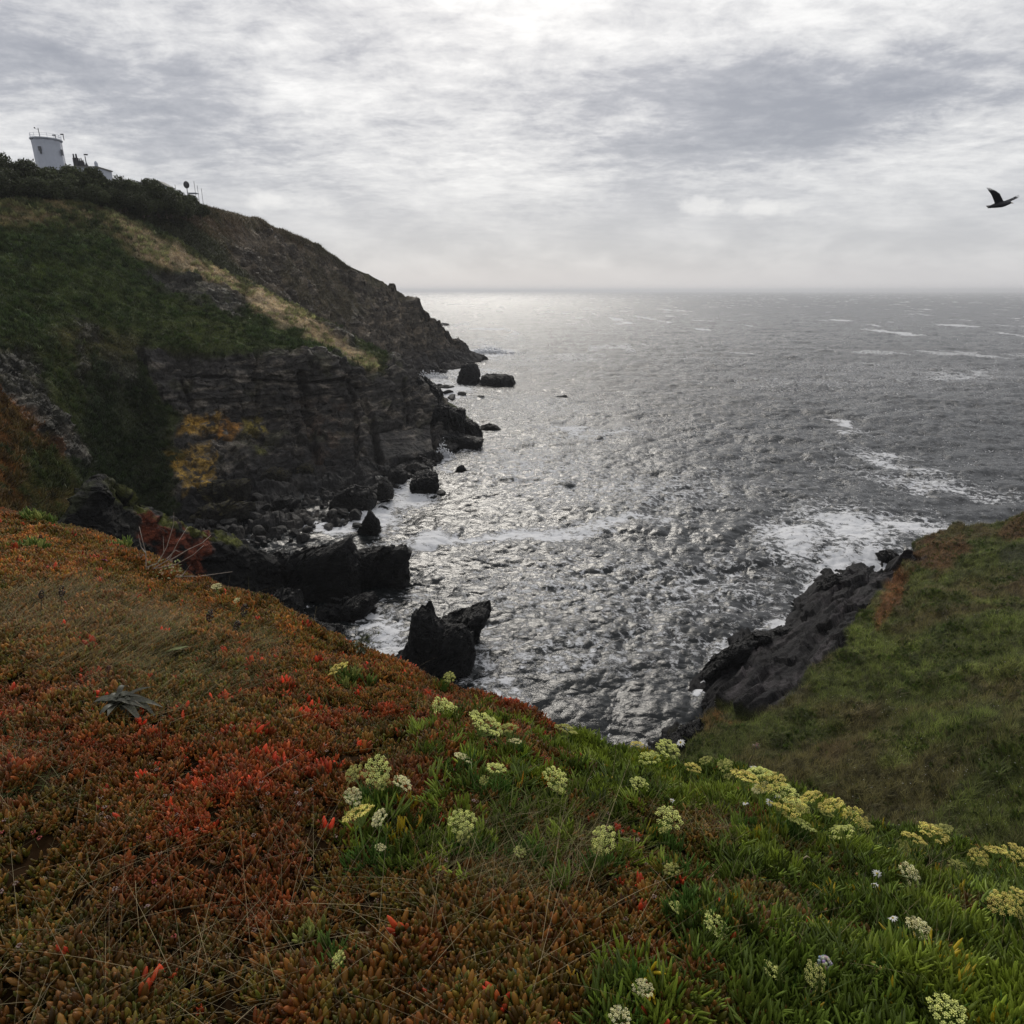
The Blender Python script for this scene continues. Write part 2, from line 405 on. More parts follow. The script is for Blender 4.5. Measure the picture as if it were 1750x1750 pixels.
def make_sea():
    th = np.linspace(R(60) ** .62, R(0.05) ** .62, 1180) ** (1 / .62)
    rr = CAMH / np.tan(th); az_ = np.concatenate([np.linspace(R(-75), R(-42), 100)[:-1], np.linspace(R(-42), R(45), 1250), np.linspace(R(45), R(75), 100)[1:]])
    RR, AZ = np.meshgrid(rr, az_, indexing='ij'); X = RR * np.sin(AZ); Y = RR * np.cos(AZ)
    t1 = tile(512, 139.0, 4.3, R(-75), 3, .16); t2 = tile(512, 43.0, 2.3, R(-50), 9, .05)
    h1, a1, b1, j1 = sample(t1, X, Y, .3); h2, a2, b2, j2 = sample(t2, X, Y, -.5)
    f1 = 1 - sstep(RR, 1500, 6000) * .6; f2 = 1 - sstep(RR, 500, 1600)
    A1, A2 = .17, .062
    h0, _a, _b, _j = sample(t1, X / 4.3, Y / 4.3, -.2)
    calm = np.ones_like(X)
    Z = A1 * h1 * f1 + A2 * h2 * f2 + .30 * h0
    X2 = X + 1.15 * (A1 * a1 * f1 + A2 * a2 * f2); Y2 = Y + 1.15 * (A1 * b1 * f1 + A2 * b2 * f2)
    G = np.stack([X2, Y2, Z], -1)
    crest = A1 * j1 + A2 * j2
    px, py, _ = proj(np.stack([X, Y, Z * 0], -1))
    PP = np.stack([X, Y, Z * 0], -1)
    wx = px + 40 * (fbm(PP, 9, 3, 2) - .5) * 2; wy = py + 16 * (fbm(PP, 7, 3, 5) - .5) * 2
    def el(cx, cy, sx, sy, amp, ang=0.0):
        c, s = math.cos(R(ang)), math.sin(R(ang)); u = (wx - cx) * c + (wy - cy) * s; q = -(wx - cx) * s + (wy - cy) * c
        return amp * np.exp(-(u / sx) ** 2 - (q / sy) ** 2)
    foam = np.zeros_like(X)
    for a in ((640, 885, 45, 22, 1.1), (690, 850, 45, 25, .75), (760, 800, 22, 9, .5), (755, 778, 12, 8, 1.1), (760, 665, 40, 16, .9), (735, 645, 22, 8, 1.1),
              (800, 640, 60, 14, .55), (835, 602, 36, 10, .8), (900, 620, 70, 12, .25), (740, 925, 90, 9, .75, -2), (900, 912, 170, 11, .75, -7), (1060, 893, 110, 9, .6, -7),
              (980, 740, 60, 7, .5, 10), (1050, 738, 40, 6, .4), (680, 1090, 60, 45, .55), (650, 1065, 35, 40, .5), (840, 1110, 35, 50, .45), (850, 1190, 60, 40, .4),
              (1440, 725, 28, 5, .75, 24), (1530, 790, 60, 9, .5, 15), (1600, 830, 120, 12, .35, 10), (1350, 925, 60, 40, .65), (1440, 910, 90, 34, .7, 12), (1560, 905, 80, 20, .75, 10),
              (1420, 965, 60, 30, .75, -20), (1380, 1005, 28, 35, .6, -40), (1500, 955, 60, 18, .8), (1330, 1060, 50, 18, .55, -20), (1195, 1170, 10, 30, .9, 15), (1230, 1105, 40, 22, .5, -30),
              (1195, 1010, 180, 70, .28), (1000, 1000, 250, 90, .26), (950, 1120, 180, 60, .25), (1100, 850, 250, 40, .22), (900, 800, 130, 50, .25), (950, 690, 200, 30, .16), (850, 585, 90, 7, .3),
              (1400, 640, 350, 30, .1), (1640, 640, 60, 6, .35), (600, 900, 30, 14, 1.1), (560, 895, 25, 10, .7), (1120, 1090, 110, 70, .2), (700, 1015, 40, 40, .25)):
        foam = np.maximum(foam, el(*a))
    foam = foam + np.clip(-crest - .38, 0, 1) * .9 * (1 - sstep(RR, 700, 3000) * .5)
    patch = fbm(PP, 60, 3, 31)
    caps = sstep(fbm(PP * C_(1, .35, 1), 26, 3, 33), .70, .76) * sstep(RR, 260, 700) * .8
    foam = np.maximum(foam * 1.4, caps) + .13 * sstep(patch, .42, .65)
    m, q, b, o = newmat('sea_water')
    pos = q.new('ShaderNodeNewGeometry').outputs['Position']
    fa = q.new('ShaderNodeAttribute', attribute_name='foam').outputs['Fac']
    ds = q.new('ShaderNodeAttribute', attribute_name='far').outputs['Fac']
    wv = q.noise(pos, .35, 4, .6, out=1)
    wp = q.vmath('ADD', pos, q.vmath('MULTIPLY', wv, (3.2, 3.2, 0)))
    rn = q.noise(q.vmath('MULTIPLY', wp, (.8, 1.0, 0)), .45, 7, .62)
    ridge = q.math('SUBTRACT', 1.0, q.math('MULTIPLY', q.math('ABSOLUTE', q.math('SUBTRACT', rn, .5)), 9.0), clamp=True)
    rn2 = q.noise(q.vmath('MULTIPLY', wp, (1, 1.3, 0)), 1.6, 6, .65)
    ridge2 = q.math('SUBTRACT', 1.0, q.math('MULTIPLY', q.math('ABSOLUTE', q.math('SUBTRACT', rn2, .5)), 8.0), clamp=True)
    lace = q.math('ADD', q.math('MULTIPLY', ridge, .62), q.math('MULTIPLY', ridge2, .38))
    lace = q.math('MULTIPLY', lace, q.ramp(q.noise(pos, .9, 5, .6), .3, .65, .45, 1.15))
    thr = q.ramp(fa, 0.0, 1.0, .86, -.05, False)
    fm = q.math('MULTIPLY', q.ramp(q.math('SUBTRACT', lace, thr), -.08, .34), q.ramp(fa, .05, .3))
    fm = q.math('MULTIPLY', fm, .95)
    base = q.mix(q.noise(pos, .02, 3, .5), (.007, .0085, .009), (.012, .014, .0145))
    base = q.mix(q.math('MULTIPLY', fa, .3, clamp=True), base, (.04, .047, .048))
    q.put(b.inputs['Base Color'], q.mix(fm, base, (.62, .63, .65)))
    b.inputs['IOR'].default_value = 1.333
    rgh = q.math('ADD', q.ramp(ds, 0, 1, .10, .20, False), q.ramp(ds, .7, 1, 0, .04))
    q.put(b.inputs['Roughness'], q.mix(fm, q.comb(rgh, rgh, rgh), (.8, .8, .8)))
    bn = q.noise(q.vmath('MULTIPLY', pos, (.8, 1.2, 1)), 2.6, 6, .62, .4)
    bn2 = q.noise(q.vmath('MULTIPLY', pos, (.7, 1.2, 1)), .5, 6, .68, .3)
    bn3 = q.noise(q.vmath('MULTIPLY', pos, (.5, 1.0, 1)), .07, 5, .7, .3)
    hh = q.math('ADD', q.math('MULTIPLY', bn, .07), q.math('MULTIPLY', bn2, q.ramp(ds, 0.1, .6, .05, 1.1)))
    hh = q.math('ADD', hh, q.math('MULTIPLY', bn3, q.ramp(ds, .3, .9, .0, 3.0)))
    hh = q.math('ADD', hh, q.math('MULTIPLY', fm, .06))
    bp = q.new('ShaderNodeBump'); bp.inputs['Strength'].default_value = 1; bp.inputs['Distance'].default_value = 1.0
    q.put(bp.inputs['Height'], hh); q.l.new(bp.outputs[0], b.inputs['Normal'])
    far = np.clip(np.log(RR / 60) / math.log(40), 0, 1)
    me = raw_mesh('sea', G.reshape(-1, 3), gridfaces(*X.shape)[:, ::-1], m, True, {'foam': np.clip(foam, 0, 1.2).ravel(), 'far': far.ravel()})
    tag(link('sea', me), kind='structure')
make_sea()

bpy.ops.mesh.primitive_cube_add(size=1, location=(0, 0, 20)); hzo = bpy.context.object; hzo.name = 'haze'; hzo.scale = (84000, 84000, 142)
mh = bpy.data.materials.new('haze'); mh.use_nodes = True; mh.node_tree.nodes.clear(); qh = NT(mh.node_tree)
pv = qh.new('ShaderNodeVolumePrincipled'); pv.inputs['Color'].default_value = (.86, .88, .92, 1); pv.inputs['Density'].default_value = 0.9e-4; pv.inputs['Anisotropy'].default_value = .3
oh = qh.new('ShaderNodeOutputMaterial'); qh.l.new(pv.outputs[0], oh.inputs['Volume']); hzo.data.materials.append(mh); tag(hzo, kind='stuff', label='thin sea haze in the air over the bay and headlands', cat='haze')

# ------------------------------------------------------------------ headlands
def loft(cols, nu, nv, vden=None):
    """cols (m, r, 3) world points -> grid (nu,nv,3)"""
    A = catmull(np.array(cols), nu)                       # nu, r, 3
    A = np.swapaxes(A, 0, 1)
    tt = nv if vden is None else np.concatenate([np.linspace(i, i + 1, n, endpoint=False) for i, n in enumerate(vden)] + [[len(vden)]])
    A = catmull(A, tt)
    return np.swapaxes(A, 0, 1)
def mixc(c, col, m): return c * (1 - m[..., None]) + C_(*col) * m[..., None]
def jit(G, s, seed): return fbm(G, s, 4, seed)

NCOLS = [(-250, 300, 150, 430, 110, 580, 75, 720, 52, 900, 38, 1100, 28), (-100, 320, 158, 420, 128, 570, 92, 700, 68, 900, 46, 1050, 36),
 (0, 335, 165, 430, 140, 600, 106, 720, 80, 900, 56, 1000, 46), (60, 338, 168, 440, 145, 600, 115, 720, 92, 900, 64, 980, 58),
 (120, 345, 171, 450, 150, 600, 124, 740, 104, 905, 76, 960, 72), (180, 362, 174, 460, 156, 590, 134, 740, 116, 900, 92, 940, 90),
 (240, 388, 178, 480, 162, 600, 140, 740, 126, 890, 110, 930, 0), (300, 415, 182, 500, 166, 602, 142, 740, 131, 885, 0, 930, 0),
 (370, 458, 186, 520, 168, 600, 146, 720, 138, 852, 0, 928, 0), (430, 488, 188, 540, 172, 600, 150, 720, 145, 834, 0, 925, 0),
 (500, 522, 189, 565, 175, 608, 156, 720, 151, 820, 0, 915, 0), (570, 558, 188, 590, 178, 620, 162, 720, 156, 810, 0, 893, 0),
 (640, 596, 184, 612, 178, 640, 168, 720, 160, 802, 0, 850, 0), (700, 630, 186, 640, 181, 660, 174, 722, 166, 790, 0, 812, 0),
 (750, 676, 188, 684, 184, 700, 178, 735, 172, 774, 0, 786, 0), (790, 704, 187, 710, 184, 722, 180, 738, 177, 760, 0, 766, 0),
 (822, 738, 186, 740, 185, 742, 183, 746, 182, 750, 0, 753, 0)]
cols = []
for c in NCOLS:
    px = c[0]; pts = []
    for j in range(6):
        py, Y = c[1 + 2 * j], c[2 + 2 * j]
        if Y == 0:
            q = Pz(px, py, 0.0)
            q = P(px, py, q[1] * (.965 if j == 4 else 1.0)); q[2] -= (.6 if j == 5 else 0)
        else: q = P(px, py, Y)
        pts.append(q)
    r0 = pts[0]
    pts = [r0 + C_(14, 26, -34), r0 + C_(4, 8, -7)] + pts + [pts[-1] + C_(0, -3, -7)]
    cols.append(pts)
N_G = loft(cols, 900, None, [12, 14, 120, 130, 130, 150, 90, 10])
def rockdisp(G, rock, amp=1.0, seed=0, rot=.6, sc=1.0):
    n = gnormals(G)
    cen = G.mean((0, 1)); 
    W = G + (np.stack([fbm(G, 5 * sc, 3, 70 + seed), fbm(G, 5 * sc, 3, 71 + seed), fbm(G, 9 * sc, 3, 72 + seed)], -1) - .5) * C_(3, 3, 2.4) * sc
    W[..., 2] += .06 * W[..., 0]
    d = (cells(W, 7 * sc, 7 * sc, 3.4 * sc, 1 + seed, rot) - .5) * 1.5
    d = d + (cells(W, 3.1 * sc, 3.4 * sc, 1.3 * sc, 2 + seed, rot + .1) - .5) * 1.0
    d = d + (cells(W, 1.4 * sc, 1.5 * sc, .5 * sc, 3 + seed, rot) - .5) * .45
    d = d * .9 + facets(W * C_(1, 1, .55), 4.5 * sc, 500 + seed) * 1.1 + facets(W * C_(1, 1, .8), 1.7 * sc, 520 + seed) * .42
    d = d + (fbm(W * C_(1, 1, .12), 7 * sc, 3, 8 + seed) - .5) * 5.0       # vertical buttresses
    d = d + (fbm(G, 1.2 * sc, 4, 9 + seed) - .5) * .8
    soft = (fbm(G, 9 * sc, 5, 20 + seed) - .5) * 3.2 + (fbm(G, 1.6 * sc, 4, 21 + seed) - .5) * 1.5
    return n, (d * rock + soft * (1 - rock) * .8) * amp * sc
px, py, _ = proj(N_G)
wob = (np.stack([fbm(N_G, 8, 4, 40), fbm(N_G, 8, 4, 41)], -1) - .5) * 2
qx, qy = px + wob[..., 0] * 34, py + wob[..., 1] * 26
pm = lambda poly, soft=7: polymask(qx, qy, poly, soft)
rock = pm([(225, 600), (300, 605), (400, 598), (480, 590), (560, 612), (620, 625), (655, 640), (660, 600), (720, 640), (780, 690), (850, 740), (850, 900), (640, 960), (240, 960), (290, 860), (310, 800), (300, 700), (250, 660)])
rock = np.maximum(rock, pm([(0, 590), (60, 600), (75, 650), (80, 690), (130, 740), (160, 800), (100, 780), (60, 740), (0, 680), (-200, 660), (-200, 570)]) * .9)
rock = np.maximum(rock, pm([(235, 455), (300, 460), (360, 480), (430, 505), (425, 535), (360, 525), (300, 500), (250, 480)], 6) * .9)
rock = np.maximum(rock, pm([(120, 545), (160, 560), (155, 620), (150, 670), (130, 650), (140, 600)], 6) * .7)
rock = np.maximum(rock, pm([(165, 600), (240, 620), (235, 670), (190, 660)], 10) * .55)
rock = np.maximum(rock, pm([(540, 545), (600, 560), (610, 585), (560, 575)], 5) * .8)
n, d = rockdisp(N_G, rock, 1.0, 0)
sgn = np.sign((n * (C_(0, 0, CAMH) - N_G)).sum(-1)).mean(); n = n * (1 if sgn > 0 else -1)
rowfade = np.ones(N_G.shape[1]); 
d *= sstep(np.arange(N_G.shape[0]), -1, 2)[:, None]
def crease(line, w_):
    best = np.full(px.shape, 1e9)
    for (x0, y0), (x1, y1) in zip(line[:-1], line[1:]):
        ab = C_(x1 - x0, y1 - y0); tt = np.clip(((px - x0) * ab[0] + (py - y0) * ab[1]) / (ab @ ab), 0, 1); best = np.minimum(best, np.hypot(px + wob[..., 0] * 8 - x0 - tt * ab[0], py - y0 - tt * ab[1]))
    return 1 - sstep(best, w_ * .3, w_)
for ln_, w_, dp_ in (([(240, 600), (250, 680), (262, 760)], 9, 2.2), ([(438, 590), (442, 690)], 5, 1.2), ([(518, 640), (526, 720), (545, 800)], 11, 2.8), ([(596, 640), (606, 720), (612, 790)], 6, 1.6), ([(612, 660), (632, 720), (652, 790)], 8, 2.2), ([(640, 738), (740, 728)], 4, 1.4),
                     ([(740, 690), (738, 730), (745, 775)], 6, 1.8), ([(310, 650), (330, 700)], 6, 1.5), ([(300, 640), (520, 655), (600, 650)], 4, 1.0), ([(330, 745), (520, 760)], 5, 1.3), ([(690, 655), (700, 720)], 5, 1.4)):
    d = d - crease(ln_, w_) * dp_ * rock
d = d + polymask(px, py, [(642, 742), (736, 732), (742, 778), (655, 792)], 5) * (1.2 - d) * .75
endf = 1 - .65 * sstep(px, 745, 815)
N_D = N_G + n * (d * endf)[..., None]
qc = fbm(N_G, 14, 4, 50); qf = fbm(N_G, 2.2, 4, 51)
c = np.zeros(N_G.shape) + C_(.050, .060, .020)
c = mixc(c, (.082, .074, .030), sstep(qc, .5, .68) * .7)
c = mixc(c, (.044, .064, .016), pm([(0, 385), (200, 400), (330, 470), (560, 590), (600, 620), (300, 610), (160, 560), (-100, 560), (-100, 390)], 16) * .7)
c = mixc(c, (.21, .165, .09), pm([(-150, 325), (0, 332), (120, 338), (230, 375), (300, 420), (340, 440), (300, 470), (230, 425), (160, 395), (60, 390), (-150, 385)], 12) * sstep(qf + qc * .5, .55, .85) * .95)
straw = pm([(190, 375), (300, 415), (430, 480), (520, 530), (600, 585), (650, 625), (630, 632), (560, 590), (480, 555), (420, 520), (320, 462), (230, 425)], 8)
c = mixc(c, (.38, .30, .195), straw * sstep(qf, .12, .46) * .97)
c = mixc(c, (.022, .030, .012), pm([(150, 620), (230, 640), (290, 720), (315, 800), (290, 860), (300, 900), (160, 900), (120, 790), (140, 700)], 14) * .9)
rc = mixc(np.zeros(N_G.shape) + C_(.040, .037, .034), (.15, .132, .11), sstep(fbm(N_G * C_(1, 1, 3), 3, 5, 60), .5, .75))
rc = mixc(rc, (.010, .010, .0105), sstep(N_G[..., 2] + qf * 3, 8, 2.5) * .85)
rc = mixc(rc, (.10, .066, .045), pm([(510, 690), (590, 690), (600, 740), (560, 800), (520, 790)], 14) * .5 * sstep(qf, .4, .7))
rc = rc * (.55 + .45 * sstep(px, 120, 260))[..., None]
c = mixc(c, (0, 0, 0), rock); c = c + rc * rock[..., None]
moss = sstep(fbm(N_G, 3.0, 4, 61), .55, .7) * rock * .35 * sstep(N_G[..., 2], 3, 9)
c = mixc(c, (.05, .052, .018), moss)
lic = fbm(N_D, 1.1, 5, 65)
for poly, cc, a in (([(305, 700), (365, 705), (372, 735), (310, 735)], (.34, .20, .035), .85), ([(290, 765), (360, 750), (368, 840), (310, 850)], (.34, .21, .04), .85), ([(370, 715), (400, 730), (402, 750), (378, 752)], (.36, .17, .03), .85),
                    ([(400, 715), (450, 705), (458, 740), (410, 745)], (.24, .19, .04), .8), ([(425, 760), (455, 760), (455, 778), (430, 776)], (.16, .16, .03), .6), ([(-50, 650), (30, 680), (60, 720), (75, 770), (40, 790), (20, 900), (-60, 900)], (.13, .055, .018), .8),
                    ([(80, 745), (118, 770), (112, 790), (70, 780)], (.12, .05, .02), .6), ([(30, 760), (120, 800), (130, 850), (60, 870), (20, 830)], (.05, .05, .015), .8), ([(60, 850), (130, 840), (110, 900), (-50, 900), (-50, 840)], (.10, .052, .018), .5)):
    mk = polymask(qx, qy, poly, 6) * a * sstep(qf, .25, .5) * (1 if poly[0][0] < 200 else sstep(lic, .36, .48)); c = mixc(c, cc, mk)
tag(link('headland', raw_mesh('headland', N_D.reshape(-1, 3), gridfaces(*N_D.shape[:2]), M_mid, True, {'Col': np.clip(c, 0, 1).reshape(-1, 3), 'rock': rock.ravel()})), kind='structure')
c = c * 1.0
N_C, N_R, N_PX, N_PY, N_ST = c, rock, px, py, straw

FC = [(-250, 300, 185, 320, 180, 345, 178, 370, 176), (0, 318, 190, 345, 185, 370, 182, 400, 180), (100, 322, 195, 345, 190, 380, 187, 420, 185), (200, 332, 202, 360, 196, 400, 192, 450, 190),
 (280, 345, 212, 385, 204, 430, 198, 500, 195), (350, 358, 230, 410, 214, 460, 204, 560, 198), (430, 384, 262, 440, 235, 500, 215, 600, 205), (480, 402, 280, 460, 250, 530, 225, 640, 212),
 (520, 418, 295, 480, 265, 550, 240, 660, 222), (570, 453, 312, 510, 285, 575, 262, 670, 245), (620, 475, 328, 530, 308, 590, 285, 665, 270), (655, 494, 340, 550, 322, 600, 305, 655, 300),
 (700, 524, 355, 565, 342, 605, 330, 648, 0), (735, 554, 368, 585, 358, 615, 348, 643, 0), (765, 580, 380, 595, 372, 615, 362, 637, 0), (795, 600, 392, 605, 386, 618, 376, 628, 0), (822, 613, 400, 614, 399, 616, 398, 618, 0)]
cols = []
for cc in FC:
    px0 = cc[0]; pts = []
    for j in range(4):
        py0, Y0 = cc[1 + 2 * j], cc[2 + 2 * j]
        pts.append(Pz(px0, py0, -.5) if Y0 == 0 else P(px0, py0, Y0))
    pts = [pts[0] + C_(30, 60, -60), pts[0] + C_(6, 14, -4)] + pts + [pts[-1] + C_(0, -4, -9)]
    cols.append(pts)
F_G = loft(cols, 800, None, [12, 14, 160, 160, 120, 8])
px, py, _ = proj(F_G)
wob = (np.stack([fbm(F_G, 14, 4, 140), fbm(F_G, 14, 4, 141)], -1) - .5) * 2
qx, qy = px + wob[..., 0] * 30, py + wob[..., 1] * 24
rock = pm([(390, 395), (450, 395), (520, 425), (620, 470), (650, 480), (900, 600), (900, 700), (640, 680), (560, 600), (430, 490), (380, 430)], 10)
rock = rock * (.45 + .55 * sstep(fbm(F_G, 12, 4, 150), .38, .56))
rock = np.maximum(rock, pm([(600, 560), (640, 500), (900, 560), (900, 700), (650, 680)], 10))
n, d = rockdisp(F_G, rock, .85, 30, .9, 1.55)
sgn = np.sign((n * (C_(0, 0, CAMH) - F_G)).sum(-1)).mean(); n = n * (1 if sgn > 0 else -1)
F_PYT = py
F_D = F_G + n * (d * (1 - .6 * sstep(px, 770, 822)))[..., None]
F_D[..., 2] += rock * ((cells(F_G, 7, 7, 90, 77, .4) - .4) * 4.2 + (cells(F_G, 3, 3, 90, 78, .2) - .5) * 2.2) * sstep(px, 500, 660) * (1 - .6 * sstep(F_PYT, 560, 640)) * (1 - sstep(px, 780, 815))
qf = fbm(F_G, 4, 4, 151)
c = np.zeros(F_G.shape) + C_(.060, .052, .026)
c = mixc(c, (.12, .085, .055), pm([(280, 355), (350, 350), (520, 410), (560, 450), (450, 420), (380, 410), (300, 385)], 14) * sstep(qf, .35, .6) * .8)
c = mixc(c, (.030, .036, .015), pm([(200, 350), (290, 370), (360, 420), (430, 490), (540, 560), (430, 520), (300, 450), (200, 400)], 10) * .85)
c = mixc(c, (.095, .078, .035), pm([(600, 590), (640, 570), (680, 590), (690, 620), (640, 610)], 8) * .7)
rc = mixc(np.zeros(F_G.shape) + C_(.062, .052, .040), (.16, .13, .095), sstep(fbm(F_G * C_(1, 1, 2.5), 5, 5, 160), .48, .7))
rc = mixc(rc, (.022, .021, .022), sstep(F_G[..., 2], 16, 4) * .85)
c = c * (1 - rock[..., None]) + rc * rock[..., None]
tag(link('far_headland', raw_mesh('far_headland', F_D.reshape(-1, 3), gridfaces(*F_D.shape[:2]), M_far, True, {'Col': np.clip(c, 0, 1).reshape(-1, 3), 'rock': rock.ravel()})), kind='structure')
F_PX, F_PY, F_R = px, py, rock
F_C = c * 1.2

# rocky spur in the cove (left), with its own turf edge and red soil
KC = [(50, 925, 56), (95, 896, 58), (125, 856, 60), (150, 830, 62), (170, 815, 63), (190, 822, 64), (212, 843, 66), (245, 864, 68), (285, 886, 70), (335, 902, 73), (385, 915, 76), (420, 932, 78), (455, 948, 79), (490, 975, 80)]
cols = []
for px0, py0, Y0 in KC:
    a = P(px0, py0, Y0)
    cols.append([a + C_(2, 10, -24), a + C_(.5, 3, -6), a, P(px0, py0 + 14, Y0 - 2.5), P(px0 + 4, py0 + 75, Y0 - 5), P(px0 + 14, py0 + 210, Y0 - 10)])
K_G = loft(cols, 420, None, [10, 20, 25, 110, 120])
px, py, _ = proj(K_G)
rk = np.ones(px.shape)
n, d = rockdisp(K_G, rk, .6, 60, .3, .55)
sgn = np.sign((n * (C_(0, 0, CAMH) - K_G)).sum(-1)).mean(); n = n * (1 if sgn > 0 else -1)
K_D = K_G + n * (d + (fbm(K_G, 4, 4, 66) - .5) * 1.6)[..., None]
wob = (np.stack([fbm(K_G, 3, 4, 240), fbm(K_G, 3, 4, 241)], -1) - .5) * 2
qx, qy = px + wob[..., 0] * 22, py + wob[..., 1] * 22
c = mixc(np.zeros(K_G.shape) + C_(.008, .008, .008), (.045, .045, .04), sstep(fbm(K_G, 1.5, 5, 62), .5, .74) * .7 * (px < 300))
red = polymask(qx, qy, [(235, 868), (262, 880), (290, 900), (352, 905), (358, 935), (340, 960), (352, 985), (320, 985), (290, 960), (250, 920)], 5)
c = mixc(c, (.12, .032, .016), red * sstep(fbm(K_G, .9, 4, 63), .3, .55) * .9)
top = sstep(py, 0, 1) * 0
crest = np.interp(px, [k_[0] for k_ in KC], [k_[1] for k_ in KC])
top = (1 - sstep(py - crest + wob[..., 1] * 5, 8, 18)) * sstep(px, 150, 240) * (1 - sstep(px, 405, 425))
top = top * sstep(fbm(K_G, 1.2, 4, 67), .38, .55)
c = mixc(c, (.085, .092, .022), top * .9)
c = mixc(c, (.05, .055, .03), (1 - sstep(py - crest, 10, 30)) * sstep(fbm(K_G, 1, 4, 64), .45, .6) * (px < 240) * .7)
tag(link('rocky_spur', raw_mesh('rocky_spur', K_D.reshape(-1, 3), gridfaces(*K_D.shape[:2]), M_near, True, {'Col': np.clip(c, 0, 1).reshape(-1, 3), 'rock': (1 - top).ravel()})), kind='structure')
K_TOP = top

# ------------------------------------------------------------------ right-hand slope
RC = [(1090, 1292, 0, 1320, 44, 1400, 37, 1500, 31, 1700, 24), (1145, 1262, 0, 1292, 47, 1390, 37, 1500, 31, 1700, 23), (1172, 1232, 0, 1272, 49, 1370, 38, 1500, 29, 1700, 22), (1197, 1200, 0, 1250, 49, 1350, 39, 1480, 30, 1700, 21),
 (1225, 1140, 0, 1228, 49, 1330, 39, 1470, 30, 1700, 20), (1265, 1096, 0, 1210, 48, 1310, 39.5, 1460, 29, 1700, 19), (1340, 1070, 0, 1190, 48, 1300, 38.5, 1450, 29, 1700, 18), (1400, 1002, 0, 1145, 51, 1270, 40, 1430, 29, 1700, 17),
 (1440, 976, 0, 1100, 56, 1240, 41, 1420, 28.5, 1700, 16.5), (1490, 968, 0, 1040, 65, 1200, 44, 1400, 28, 1700, 16), (1545, 966, 0, 992, 76, 1150, 47.5, 1370, 29, 1700, 15.5)]
RC2 = [(1560, 950, 82, 985, 74, 1140, 48, 1360, 29, 1700, 15), (1585, 925, 83, 965, 72, 1130, 48, 1355, 28.5, 1700, 15), (1610, 912, 82, 960, 70, 1125, 47.5, 1350, 28, 1700, 15), (1680, 903, 80, 960, 68, 1120, 45.5, 1350, 26.5, 1700, 14), (1715, 896, 79, 960, 67, 1120, 44.5, 1350, 26, 1700, 13.5),
 (1745, 882, 78, 960, 65.5, 1120, 43.5, 1350, 25, 1700, 13), (1850, 870, 74, 960, 62, 1120, 41, 1350, 23, 1700, 12), (2100, 850, 66, 960, 55, 1120, 36, 1350, 20, 1700, 10)]
cols = []
for cc in RC + RC2:
    px0 = cc[0]; pts = []
    for j in range(5):
        py0, Y0 = cc[1 + 2 * j], cc[2 + 2 * j]
        pts.append(Pz(px0, py0, 0.1) if Y0 == 0 else P(px0, py0, Y0))
    if cc[2] == 0: pts = [pts[0] + C_(-3, 10, -12), pts[0] + C_(-.5, 2.5, -2)] + pts
    else: pts = [pts[0] + C_(2, 16, -24), pts[0] + C_(1, 4, -3)] + pts
    cols.append(pts)
R_G = loft(cols, 800, None, [8, 12, 150, 150, 170, 90])
px, py, _ = proj(R_G)
wob = (np.stack([fbm(R_G, 4, 4, 340), fbm(R_G, 4, 4, 341)], -1) - .5) * 2
qx, qy = px + wob[..., 0] * 26, py + wob[..., 1] * 24
pm = lambda poly, soft=7: polymask(qx, qy, poly, soft)
rock = pm([(1000, 1300), (1130, 1290), (1165, 1270), (1200, 1226), (1240, 1208), (1300, 1196), (1362, 1172), (1390, 1145), (1430, 1108), (1480, 1048), (1522, 995), (1555, 970), (1590, 960), (1500, 900), (1100, 1000)], 5)
rock = np.maximum(rock, pm([(1715, 935), (1760, 925), (1800, 985), (1740, 975), (1715, 965)], 8) * .5)
n = gnormals(R_G); sgn = np.sign((n * (C_(0, 0, CAMH) - R_G)).sum(-1)).mean(); n = n * (1 if sgn > 0 else -1)
# dipping slab: long beds that run along the shore
ax = C_(.62, .78, 0); ax /= np.linalg.norm(ax); pr = C_(-ax[1], ax[0], 0)
al = (R_G * ax).sum(-1); ac = (R_G * pr).sum(-1) + (fbm(R_G, 6, 4, 345) - .5) * 3
B = np.stack([al, ac, al * 0], -1)
beds = (hsh(np.floor(ac / 1.7), np.floor(al / 9 + hsh(np.floor(ac / 1.7), np.floor(ac / 1.7) * 0, np.floor(ac * 0), 4) * 5), np.floor(ac * 0), 1) - .5) * 1.1 \
     + (hsh(np.floor(ac / .6), np.floor(al / 4), np.floor(ac * 0), 2) - .5) * .4 + (fbm(B * C_(.18, 1, 1), 1.3, 5, 347) - .5) * .8
rdisp = beds * 1.15 + facets(B * C_(.16, 1, 1) + C_(0, 0, .5), 1.8, 560) * .5 + facets(B * C_(.3, 1, 1), .7, 561) * .16 + (fbm(R_G, 2, 5, 346) - .5) * .3
soft = (fbm(R_G, 7, 5, 348) - .5) * 4.2 + (fbm(R_G, 1.5, 4, 349) - .5) * 1.3 + (fbm(R_G, .55, 3, 359) - .5) * .5
near = 1 - .5 * sstep(_, 40, 15)
R_D = R_G + n * ((rdisp * rock + soft * (1 - rock)) * near)[..., None]
qc = fbm(R_G, 6, 4, 350); qf = fbm(R_G, 1.3, 4, 351)
c = np.zeros(R_G.shape) + C_(.050, .060, .013)
c = mixc(c, (.060, .050, .020), sstep(qc, .50, .64) * .8)
c = mixc(c, (.070, .044, .022), sstep(fbm(R_G, 9, 4, 353), .54, .68) * .5)
c = mixc(c, (.034, .044, .012), sstep(fbm(R_G, 2.6, 4, 354), .54, .72) * .55)
c = mixc(c, (.085, .105, .02), sstep(fbm(R_G, 4.2, 4, 355), .58, .70) * .6)
